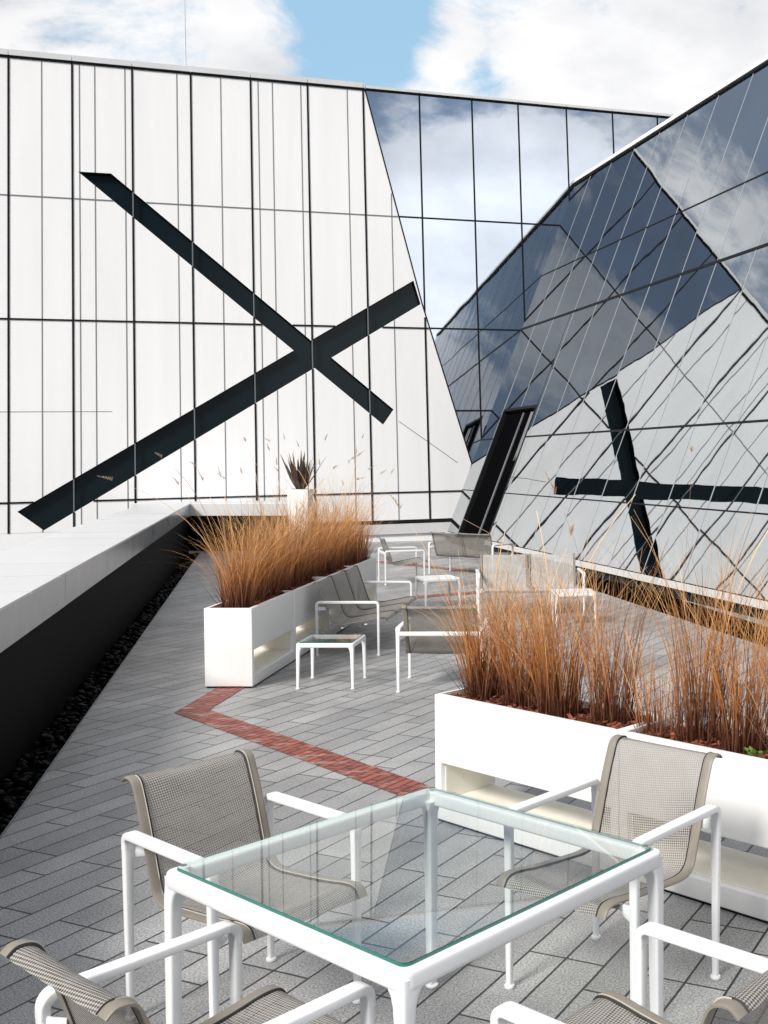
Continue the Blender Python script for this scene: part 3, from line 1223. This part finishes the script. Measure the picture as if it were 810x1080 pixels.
def hollow(body):
    """open the tub at the top: inset the top face and push it down"""
    bm = bmesh.new()
    bm.from_mesh(body.data)
    top = [f for f in bm.faces if f.normal.z > 0.99 and f.calc_center_median().z > PH - 0.001 and f.calc_area() > 0.005]
    bmesh.ops.inset_region(bm, faces=top, thickness=0.022, depth=0)
    r = bmesh.ops.extrude_face_region(bm, geom=top)
    vs = [e for e in r['geom'] if isinstance(e, bmesh.types.BMVert)]
    for v in vs:
        v.co.z -= 0.055
    bmesh.ops.delete(bm, geom=top, context='FACES')
    bm.to_mesh(body.data)
    bm.free()
    body.data.set_sharp_from_angle(angle=R(30))


proto, body = make_planter()
hollow(body)
planters = []
R0 = Vector((-0.848, 5.396, 0))
RD = Vector((0.768, -0.640, 0))
RA = math.atan2(RD.y, RD.x)
lab_r = ['white planter of dry grass behind the glass table, its left end by the brick band',
         'white planter behind the tan dining chair, running out of the picture on the right']
lab_l = ['white planter nearest the side table, its square end on the brick band',
         'second white planter of the row behind the three seat bench',
         'third white planter of the row, beside the back of the bench',
         'last white planter of the bench row, far end near the agave pot']
GP = 'white slotted planters of dry grass'
for k in range(2):
    p = R0 + RD * (PL + 0.006) * k
    if k == 0:
        o = proto
        o.location = p
        o.rotation_euler = (0, 0, RA)
        tag(o, lab_r[0], 'planter', GP)
    else:
        o = dup(proto, p, RA, lab_r[k], GP)
    planters.append((o, p, RA))
for k in range(4):
    # front faces +x: local x runs along +y
    p = Vector((-2.803, 8.612 + k * (PL + 0.006), 0))
    o = dup(proto, p, math.pi / 2, lab_l[k], GP)
    planters.append((o, p, math.pi / 2))


def make_mulch(seed):
    r = random.Random(seed)
    bm = bmesh.new()
    uvl = bm.loops.layers.uv.new('UVMap')
    zs = PH - 0.045
    fs = [bm.faces.new([bm.verts.new(c) for c in ((0.023, 0.023, zs - .004), (PL - .023, 0.023, zs - .004), (PL - .023, PW - .023, zs - .004), (0.023, PW - .023, zs - .004))])]
    for l in fs[0].loops:
        l[uvl].uv = (0.05, 0.2)
    for i in range(520):
        c = Vector((r.uniform(0.04, PL - .04), r.uniform(0.04, PW - .04), zs + r.uniform(-0.004, 0.03)))
        a, b, h = r.uniform(0.012, 0.035), r.uniform(0.006, 0.014), r.uniform(0.002, 0.006)
        rot = Matrix.Rotation(r.uniform(0, 6.28), 3, 'Z') @ Matrix.Rotation(r.uniform(-.5, .5), 3, 'Y') @ Matrix.Rotation(r.uniform(-.5, .5), 3, 'X')
        u = r.random()
        g = bmesh.ops.create_cube(bm, size=1)
        for v in g['verts']:
            q = Vector((v.co.x * 2 * a * r.uniform(.7, 1.1), v.co.y * 2 * b * r.uniform(.6, 1.1), v.co.z * 2 * h))
            v.co = rot @ q + c
            v.co.x = min(max(v.co.x, .024), PL - .024)
            v.co.y = min(max(v.co.y, .024), PW - .024)
        for f in {f for v in g['verts'] for f in v.link_faces}:
            for l in f.loops:
                l[uvl].uv = (u, r.random())
    return bm


mul = [obj('bark_mulch', make_mulch(11 + k), 'mulch', smooth='raw') for k in range(2)]
mlab = ['red brown bark mulch in the planter beside the brick band', 'red brown bark mulch in the planter behind the tan dining chair',
        'bark mulch in the planter nearest the side table', 'bark mulch in the second planter behind the bench',
        'bark mulch in the third planter behind the bench', 'bark mulch in the last planter of the bench row']
for k, (o, p, a) in enumerate(planters):
    m_ = mul[k] if k < 2 else mul[k % 2].copy()
    if k >= 2:
        COL.objects.link(m_)
    m_.location = p
    m_.rotation_euler = (0, 0, a)
    tag(m_, mlab[k], 'mulch', 'bark mulch in the planters', 'stuff')


# ---------------------------------------------------------------- ornamental grass


def make_grass(seed, nb, hgt, spread, wid, nst, lean=(0, 0), plumes=1.0, rad=0.13):
    r = random.Random(seed)
    bm = bmesh.new()
    uvl = bm.loops.layers.uv.new('UVMap')
    bp = bmesh.new()
    uvp = bp.loops.layers.uv.new('UVMap')

    def blade(bm, uvl, base, az, tilt, length, droop, w, seg, u, v0=0.0, v1=1.0, taper=0.8):
        d = Vector((math.cos(az) * math.sin(tilt), math.sin(az) * math.sin(tilt), math.cos(tilt)))
        out = Vector((math.cos(az), math.sin(az), 0))
        wa = r.uniform(0, math.pi)
        side = Vector((math.cos(wa), math.sin(wa), 0))
        p = Vector(base)
        prev = None
        st = length / seg
        kink = r.gauss(0, .45)
        for i in range(seg + 1):
            f = i / seg
            ww = w * (1 - taper * f)
            a, b = bm.verts.new(p - side * ww / 2), bm.verts.new(p + side * ww / 2)
            if prev:
                fc = bm.faces.new((prev[0], prev[1], b, a))
                f0 = (i - 1) / seg
                for l, vv in zip(fc.loops, (f0, f0, f, f)):
                    l[uvl].uv = (u, v0 + (v1 - v0) * vv)
            prev = (a, b)
            d = (d + out * droop * st * (0.4 + 2.2 * f) + Vector((-out.y, out.x, 0)) * kink * st + Vector((0, 0, -droop * st * 1.4 * f * f))).normalized()
            p = p + d * st
        return p, d

    def base():
        a, q = r.uniform(0, 6.28), rad * math.sqrt(r.random())
        return Vector((q * math.cos(a), q * math.sin(a) * 0.9, 0)), a

    for i in range(nb):
        b, a = base()
        a += r.gauss(0, 1.1)
        t = abs(r.gauss(0, 0.085)) * spread
        u = r.random()
        L = hgt * min(1.15, max(0.3, r.gauss(0.82, 0.2)))
        b = b + Vector((0, 0, -0.02))
        blade(bm, uvl, b + Vector((lean[0] * 0, 0, 0)), a, t, L, abs(r.gauss(0, 0.5)) * spread + 0.02, wid * r.uniform(.6, 1.3), 7, u, 0, min(1, L / hgt))
    for i in range(int(nb * 0.18)):        # short broken ones and strays
        b, a = base()
        u = r.random() * 0.5
        blade(bm, uvl, b, a, r.uniform(0.1, 0.7), hgt * r.uniform(0.2, 0.5), r.uniform(0, .9), wid, 4, u, 0, 0.45)
    for i in range(int(nb * 0.035)):        # long arching strays
        b, a = base()
        blade(bm, uvl, b, a, r.uniform(0.15, 0.5), hgt * r.uniform(0.9, 1.25), r.uniform(0.9, 2.0), wid * .7, 9, r.uniform(.6, 1), 0.1, 1)
    for i in range(nst):
        b, a = base()
        L = hgt * r.uniform(1.15, 1.6)
        p, d = blade(bm, uvl, b, a, abs(r.gauss(0, 0.13)) * spread, L, r.uniform(0.05, 0.4), wid * 1.15, 8, r.uniform(.6, 1), 0.2, 1, 0.35)
        if r.random() < plumes:
            ln = r.uniform(0.07, 0.12)
            for k in range(60):
                f = r.random()
                q = p + d * ln * (f - 0.3)
                az = r.uniform(0, 6.28)
                blade(bp, uvp, q, az, r.uniform(.15, .75), 0.028 * (1.15 - f), 0.5, 0.0028, 2, r.random(), f * .5, f * .5 + .5)
    return bm, bp


def place_grass(seed, loc, label, group, **kw):
    bm, bp = make_grass(seed, **kw)
    root = empty('ornamental_grass', loc, random.Random(seed).uniform(0, 6.28))
    tag(root, label, 'grass', group)
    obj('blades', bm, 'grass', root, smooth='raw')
    if len(bp.verts):
        obj('plume', bp, 'plume', root, smooth='raw')
    else:
        bp.free()
    return root


ordn = ['first', 'second', 'third', 'fourth', 'fifth', 'sixth', 'seventh', 'eighth', 'ninth', 'tenth', 'eleventh', 'twelfth']
gl = 'dry grasses in the planter row behind the bench'
gz = PH - 0.04
k = 0
for pi in range(4):
    p, a = planters[2 + pi][1], planters[2 + pi][2]
    for j in range(3):
        c = p + Vector((-0.19 + rnd.uniform(-.03, .03), PL * (j + 0.5) / 3 + rnd.uniform(-.04, .04), gz))
        if k == 0:
            lb = 'loosely arching pale dry grass at the near end of the left planter row'
        elif k == 11:
            lb = 'short dark dry grass at the far end of the left planter row'
        else:
            lb = 'upright orange dry grass, %s clump from the near end of the left planter row' % ordn[k]
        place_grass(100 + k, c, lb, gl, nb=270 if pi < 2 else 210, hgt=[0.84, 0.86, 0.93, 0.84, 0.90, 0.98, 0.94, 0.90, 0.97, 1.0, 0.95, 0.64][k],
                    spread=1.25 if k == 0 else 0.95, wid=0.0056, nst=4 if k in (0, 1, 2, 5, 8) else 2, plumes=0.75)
        k += 1
gr = 'dry grasses in the planters behind the glass table'
names_r = ['bushy orange dry grass at the left end of the planter beside the brick band',
           'second dry grass from the left end of the planter beside the brick band',
           'thick upright dry grass right of the middle of the planter beside the brick band',
           'tall dry grass at the right end of the planter beside the brick band',
           'sparse purplish dry grass where the two near planters meet',
           'tall leaning dry grass behind the tan dining chair',
           'red brown dry grass left of the small green weed',
           'dry grass just right of the small green weed',
           'dry grass at the right edge of the picture']
spots = [(0, 0.15, 300, 0.76, 1.5), (0, 0.44, 270, 0.74, 1.3), (0, 0.70, 270, 0.78, 1.0), (0, 0.97, 170, 0.82, 0.85), (1, 0.07, 90, 0.44, 0.9),
         (1, 0.28, 160, 0.94, 0.7), (1, 0.52, 190, 0.82, 0.85), (1, 0.76, 190, 0.84, 0.85), (1, 1.02, 190, 0.84, 0.85)]
for k, (pi, s, nb, h, sp) in enumerate(spots):
    p = planters[pi][1] + RD * s + Vector((0.640, 0.768, 0)) * (0.19 + rnd.uniform(-.04, .04)) + Vector((0, 0, gz))
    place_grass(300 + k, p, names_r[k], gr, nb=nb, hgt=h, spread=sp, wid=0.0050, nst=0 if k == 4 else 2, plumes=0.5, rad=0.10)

# small green weed in the mulch
p = planters[1][1] + RD * 0.64 + Vector((0.640, 0.768, 0)) * 0.07 + Vector((0, 0, gz + 0.01))
weed = tag(empty('weed', p), 'small bright green weed growing in the bark mulch', 'weed')
bm = bmesh.new()
bs = bmesh.new()
for i in range(13):
    az, el, L = rnd.uniform(0, 6.28), rnd.uniform(0.3, 1.3), rnd.uniform(0.03, 0.06)
    d = Vector((math.cos(az) * math.cos(el), math.sin(az) * math.cos(el), math.sin(el)))
    sd_ = Vector((-math.sin(az), math.cos(az), 0))
    tip = d * L
    sweep(bs, [Vector((0, 0, 0)), tip * .6, tip], sd_, (0.002, 0.002), n=5, p=2)
    q = [tip, tip + d * .012 + sd_ * .011, tip + d * .03 + Vector((0, 0, -.004)), tip + d * .012 - sd_ * .011]
    vs = [bm.verts.new(x) for x in q]
    vc = bm.verts.new(tip + d * .014 + Vector((0, 0, -0.003)))
    for a in range(4):
        bm.faces.new((vs[a], vs[(a + 1) % 4], vc))
obj('leaves', bm, 'weed', weed, smooth='raw')
obj('stems', bs, 'weed', weed)

# ---------------------------------------------------------------- seating


def arc(c, r, a0, a1, n):
    return [(c[0] + r * math.cos(a0 + (a1 - a0) * i / n), c[1] + r * math.sin(a0 + (a1 - a0) * i / n)) for i in range(n + 1)]


def smooth_profile(pts, sub=5):
    P = [Vector(p).to_3d() for p in pts]
    out = []
    for i in range(len(P) - 1):
        p0, p1, p2, p3 = P[max(i - 1, 0)], P[i], P[i + 1], P[min(i + 2, len(P) - 1)]
        for k in range(sub):
            t = k / sub
            q = 0.5 * ((2 * p1) + (p2 - p0) * t + (2 * p0 - 5 * p1 + 4 * p2 - p3) * t * t + (3 * p1 - p0 - 3 * p2 + p3) * t ** 3)
            out.append((q.x, q.y))
    out.append((P[-1].x, P[-1].y))
    return out


DINING = [(-0.345, 0.752), (-0.322, 0.767), (-0.285, 0.758), (-0.262, 0.715), (-0.225, 0.615), (-0.178, 0.465), (-0.150, 0.408), (-0.095, 0.388), (0.02, 0.396), (0.17, 0.412), (0.275, 0.428), (0.325, 0.424), (0.345, 0.398)]
LOUNGE = [(-0.335, 0.668), (-0.312, 0.682), (-0.285, 0.668), (-0.233, 0.515), (-0.178, 0.345), (-0.150, 0.300), (-0.100, 0.280), (0.02, 0.298), (0.17, 0.325), (0.29, 0.345), (0.335, 0.340), (0.352, 0.315)]


def make_seat(name, prof, HW, D, AH, bays=1, rear_bar=False):
    root = empty(name)
    LR = 0.030
    for s in (-1, 1):
        x = s * HW
        # arm with its two rounded corners
        pts = [(-D, AH - 0.062), (-D, AH - 0.05)] + arc((-D + LR, AH - LR - 0.012), LR, math.pi, math.pi / 2, 6)
        pts += [(-D * 0.5, AH - 0.012), (0, AH - 0.012), (D * 0.5, AH - 0.012)]
        pts += arc((D - LR, AH - LR - 0.012), LR, math.pi / 2, 0, 6) + [(D, AH - 0.05), (D, AH - 0.062)]
        n = len(pts)
        secs = []
        for i in range(n):
            e = min(i, n - 1 - i)
            f = min(1, max(0, (e - 2) / 6))
            secs.append((0.033 + 0.009 * f, 0.025))
        bm = bmesh.new()
        sweep(bm, [(x, a, b) for a, b in pts], (1, 0, 0), secs, n=20, p=6)
        obj('arm', bm, 'white_metal', root, sharp=50)
        for y in (-D, D):
            bm = bmesh.new()
            sweep(bm, [(x, y, AH - 0.0625), (x, y, AH * .5), (x, y, 0.0135)], (1, 0, 0), [(0.033, 0.025), (0.028, 0.0235), (0.021, 0.0205)], n=18, p=4)
            lg = obj('leg', bm, 'white_metal', root, sharp=50)
            bm = bmesh.new()
            lathe(bm, [(0.011, 0.0134), (0.017, 0.012), (0.0185, 0.008), (0.0185, 0.003), (0.016, 0.0)][::-1], 14, (x, y, 0))
            obj('foot', bm, 'white_metal', lg, sharp=50)
    pr = smooth_profile(prof)
    # arc length
    acc = [0.0]
    for a, b in zip(pr, pr[1:]):
        acc.append(acc[-1] + math.hypot(b[0] - a[0], b[1] - a[1]))
    total = 2 * HW - 0.072
    bw = total / bays
    for k in range(bays):
        x0 = -total / 2 + k * bw + (0.004 if bays > 1 else 0)
        x1 = -total / 2 + (k + 1) * bw - (0.004 if bays > 1 else 0)
        ew = 0.036 if bays == 1 else 0.022
        bm = bmesh.new()
        uvl = bm.loops.layers.uv.new('UVMap')
        nx = 6
        G = [[bm.verts.new((x0 + ew - .004 + (x1 - x0 - 2 * ew + .008) * i / nx, a, b - 0.010 * math.sin(math.pi * i / nx) * math.sin(math.pi * min(1, j / (len(pr) - 1))))) for i in range(nx + 1)] for j, (a, b) in enumerate(pr)]
        for j in range(len(pr) - 1):
            for i in range(nx):
                f = bm.faces.new((G[j][i], G[j][i + 1], G[j + 1][i + 1], G[j + 1][i]))
                f.smooth = True
                for l, (ii, jj) in zip(f.loops, ((i, j), (i + 1, j), (i + 1, j + 1), (i, j + 1))):
                    l[uvl].uv = (G[jj][ii].co.x, acc[jj])
        sl_ = obj('sling', bm, 'sling', root, smooth='raw')
        for s in (-1, 1):
            xe = x0 + ew / 2 if s < 0 else x1 - ew / 2
            bm = bmesh.new()
            sweep(bm, [(xe, a, b + .001) for a, b in pr], (1, 0, 0), (ew, 0.009), n=12, p=3.5)
            obj('edge_band', bm, 'band', sl_, sharp=60)
            xi = xe - s * (ew / 2 + .001)
            bm = bmesh.new()
            sweep(bm, [(xi, a, b + .002) for a, b in pr], (1, 0, 0), (0.005, 0.010), n=8, p=2)
            obj('piping', bm, 'piping', sl_, sharp=60)
            if bays == 1:
                bm = bmesh.new()
                xs = xe + s * (ew / 2 - 0.009) * -1
                for q in (xs - s * 0.004,):
                    sweep(bm, [(q, a + .0035 * (1 if b > .45 else 0), b + .0048) for a, b in pr[6:-4]], (1, 0, 0), (0.0022, 0.006), n=6, p=2)
                obj('stitching', bm, 'stitch', sl_, sharp=60)
    # brackets that carry the sling rails
    zf = prof[-3][1] - 0.012
    zb = AH - 0.075
    yb = min(pr, key=lambda q: abs(q[1] - zb) + (10 if q[0] > -.1 else 0))[0]
    for s in (-1, 1):
        x = s * HW
        xi = s * (total / 2 - 0.012)
        bm = bmesh.new()
        sweep(bm, [(x - s * .008, D, zf - 0.03), ((x + xi) / 2, D + .002, zf - .022), (xi, D + 0.01, zf - 0.006)], (0, 0, 1), [(0.05, 0.010), (0.042, 0.010), (0.02, 0.010)], n=10, p=3)
        obj('bracket', bm, 'white_metal', root, sharp=50)
        bm = bmesh.new()
        sweep(bm, [(x - s * .008, -D, zb), ((x + xi) / 2, -D + .008, zb), (xi, yb - 0.006, zb)], (0, 0, 1), [(0.045, 0.010), (0.038, 0.010), (0.03, 0.010)], n=10, p=3)
        obj('bracket', bm, 'white_metal', root, sharp=50)
    # slim bow under the seat
    bm = bmesh.new()
    yb_, zb_ = 0.02, prof[8][1] if len(prof) > 8 else 0.39
    for yy in ((-0.06, 0.16) if bays > 1 else (0.19,)):
        zz = min(b for a, b in pr if abs(a - yy) < 0.08) - 0.024
        sweep(bm, [(-HW + .03, yy, zz), (-HW * .5, yy, zz - .012), (0, yy, zz - .016), (HW * .5, yy, zz - .012), (HW - .03, yy, zz)], (0, 1, 0), (0.026, 0.012), n=8, p=3)
    obj('stretcher', bm, 'white_metal' if bays > 1 else 'band', root, sharp=50)
    if rear_bar:
        bm = bmesh.new()
        sweep(bm, [(-HW + .0125, -D, AH - .05), (0, -D, AH - .05), (HW - .0125, -D, AH - .05)], (0, 1, 0), (0.022, 0.036), n=10, p=3)
        obj('rear_bar', bm, 'white_metal', root, sharp=50)
    return root


# dining table: centre, axes
TC = Vector((-0.512, 2.989, 0))
TA = 0.901
ax_a = Vector((math.cos(TA), math.sin(TA), 0))
ax_b = Vector((-math.sin(TA), math.cos(TA), 0))


def face_dir(f):            # rotation so that local +y points along f
    return math.atan2(-f.x, f.y)


ch = make_seat('dining_chair', DINING, 0.264, 0.243, 0.622)
gd = 'dining chairs around the glass table'
tag(ch, 'dining chair with grey woven sling on the paving left of the glass table, facing right', 'chair', gd)
ch.location = (-1.176, 3.495, 0)
ch.rotation_euler = (0, 0, face_dir(-ax_b))
dup(ch, (0.036, 3.684, 0), face_dir(Vector((-0.607, -0.796, 0))), 'dining chair with pale sling standing against the near white planter', gd)
dup(ch, (-0.896, 2.402, 0), face_dir(ax_a), 'dining chair cut by the lower left corner of the picture, back turned to the camera', gd)
dup(ch, (0.125, 2.386, 0), face_dir(ax_b), 'dining chair cut by the lower right corner of the picture', gd)

lc = make_seat('lounge_chair', LOUNGE, 0.33, 0.288, 0.513, 1, True)
glc = 'white framed lounge chairs'
tag(lc, 'low lounge chair seen from behind, half hidden by the near dry grass', 'lounge chair', glc)
lc.location = (-1.285, 8.75, 0)
lc.rotation_euler = (0, 0, 0.02)
dup(lc, (-3.05, 16.35, 0), R(-70), 'far lounge chair beside the end of the planter row', glc)

be = make_seat('bench_seat', LOUNGE, 0.872, 0.288, 0.513, 3)
gbn = 'white framed multi seat benches'
tag(be, 'three seat grey sling bench with white arms beside the left planters', 'bench', gbn)
be.location = (-2.388, 10.96, 0)
be.rotation_euler = (0, 0, face_dir(Vector((1, 0, 0))))
b2 = make_seat('bench_seat', LOUNGE, 0.62, 0.288, 0.513, 2)
tag(b2, 'two seat tan sling bench seen from behind in front of the dark doorway', 'bench', gbn)
b2.location = (-2.15, 17.6, 0)
b2.rotation_euler = (0, 0, R(-28))
b3 = dup(b2, (-0.88, 12.98, 0), R(188), 'two seat sling bench in bright light facing the camera behind the near dry grasses', gbn)
for c in b3.children:
    if c.name.startswith('sling'):
        c.data = c.data.copy()
        c.data.materials[0] = M['sling_lit']


# ---------------------------------------------------------------- tables


def round_rect(hw, hd, r, n=6):
    pts = []
    for cx, cy, a0 in ((hw - r, hd - r, 0), (-hw + r, hd - r, math.pi / 2), (-hw + r, -hd + r, math.pi), (hw - r, -hd + r, 1.5 * math.pi)):
        pts += [(cx + r * math.cos(a0 + math.pi / 2 * i / n), cy + r * math.sin(a0 + math.pi / 2 * i / n)) for i in range(n + 1)]
    return pts


def make_table(name, side, ht, fw, fh, top='glass', topthick=0.010):
    root = empty(name)
    h = side / 2
    zt = ht - topthick - 0.001 if top == 'glass' else ht
    bm = bmesh.new()
    path = round_rect(h - fw / 2, h - fw / 2, 0.010, 5)
    sweep(bm, [(x, y, zt - fh / 2) for x, y in path], (0, 0, 1), (fh, fw), n=24, p=5, closed=True)
    obj('frame', bm, 'white_metal', root, sharp=60)
    lw = fw * 0.92
    for sx in (-1, 1):
        for sy in (-1, 1):
            bm = bmesh.new()
            pts, secs = [], []
            for z, w in ((zt - fh * 0.5, fw * 1.5), (zt - fh, fw * 1.36), (zt - fh - 0.012, fw * 1.12), (zt - fh - 0.035, fw * 0.93), (zt - fh - 0.08, fw * 0.84), (ht * .5, fw * 0.78), (0.0145, fw * 0.62)):
                off = h - w / 2 - 0.0012
                pts.append((sx * off, sy * off, z))
                secs.append((w, w))
            sweep(bm, pts, (1, 0, 0), secs, n=24, p=5.5)
            lg = obj('leg', bm, 'white_metal', root, sharp=60)
            bm = bmesh.new()
            q = h - fw * 0.31 - 0.0012
            k = lw / 0.04
            lathe(bm, [(0.018 * k, 0.0), (0.022 * k, 0.003), (0.022 * k, 0.009), (0.014 * k, 0.0145)], 16, (sx * q, sy * q, 0))
            obj('foot', bm, 'white_metal', lg, sharp=50)
            # fillets under the rail beside the leg
    bm = bmesh.new()
    if top == 'glass':
        poly = round_rect(h - fw * 0.52, h - fw * 0.52, 0.022)
        fs = prism(bm, poly, lambda x, y: Vector((x, y, ht - topthick)), lambda x, y: Vector((x, y, ht)))
        for f in fs[2:]:
            f.material_index = 1
        obj('glass_top', bm, ['glass', 'glass_edge'], root, smooth=False)
    else:
        poly = round_rect(h - fw * 0.9, h - fw * 0.9, 0.02)
        prism(bm, poly, lambda x, y: Vector((x, y, ht - fh * .5)), lambda x, y: Vector((x, y, ht - 0.003)))
        obj('table_top', bm, 'planter', root, smooth=False)
    if side > 0.8:
        for sx in (-1, 1):
            for sy in (-1, 1):
                bm = bmesh.new()
                q = h - fw * 0.95
                lathe(bm, [(0.009, 0), (0.009, 0.0008), (0.004, 0.0022)], 12, (sx * q, sy * q, ht + 0.0003))
                obj('corner_screw', bm, 'steel', root, sharp=40)
    return root


dt = make_table('dining_table', 0.984, 0.703, 0.044, 0.048)
tag(dt, 'square glass topped dining table with white metal frame in front of the camera', 'table')
dt.location = TC
dt.rotation_euler = (0, 0, TA)
st = make_table('side_table', 0.462, 0.380, 0.034, 0.036)
gs = 'small square white side tables'
tag(st, 'small glass topped side table beside the three seat bench and nearest planter', 'side table', gs)
st.location = (-2.213, 8.794, 0)
s2 = make_table('side_table', 0.462, 0.370, 0.034, 0.036, top='white')
tag(s2, 'small white topped side table past the far arm of the three seat bench', 'side table', gs)
s2.location = (-2.08, 13.6, 0)
s2.rotation_euler = (0, 0, R(25))
dup(s2, (-0.33, 12.1, 0), R(8), 'small white topped side table behind the tall near grasses', gs)

# ---------------------------------------------------------------- agave in its tall pot
ag = tag(empty('potted_agave', (-5.72, 20.5, 0)), 'dark spiky agave in a tall white pot beyond the left grasses', 'potted plant')
bm = bmesh.new()
g = box(bm, (-0.20, -0.20, 0), (0.20, 0.20, 1.31), 0.012)
for v in bm.verts:
    k = 0.78 + 0.22 * v.co.z / 1.31
    v.co.x *= k
    v.co.y *= k
obj('pot', bm, 'planter', ag, sharp=30)
bm = bmesh.new()
ra = random.Random(5)
for i in range(26):
    az = i * 2.4 + ra.uniform(-.3, .3)
    f = i / 25
    tilt = 0.72 - 0.60 * f + ra.uniform(-.12, .12)
    L = ra.uniform(0.55, 0.82)
    out = Vector((math.cos(az), math.sin(az), 0))
    sd_ = Vector((-math.sin(az), math.cos(az), 0))
    p = out * 0.05 + Vector((0, 0, 1.30))
    d = (out * math.sin(tilt) + Vector((0, 0, math.cos(tilt)))).normalized()
    pts, secs = [], []
    for s in range(7):
        t = s / 6
        pts.append(p.copy())
        w = 0.085 * (0.75 + 0.6 * math.sin(math.pi * min(1, t * 1.1 + .1))) * (1 - t) ** 0.6 + 0.003
        secs.append((w, 0.022 * (1 - t) + 0.003))
        d = (d + Vector((0, 0, 0.10)) * (1 if t < .6 else -0.4)).normalized()
        p = p + d * L / 6
    sweep(bm, pts, sd_, secs, n=8, p=2)
obj('leaves', bm, 'agave', ag, sharp=60)
bm = bmesh.new()
lathe(bm, [(0.17, 1.311), (0.17, 1.318)], 14)
obj('soil', bm, 'soil', ag, smooth=False)
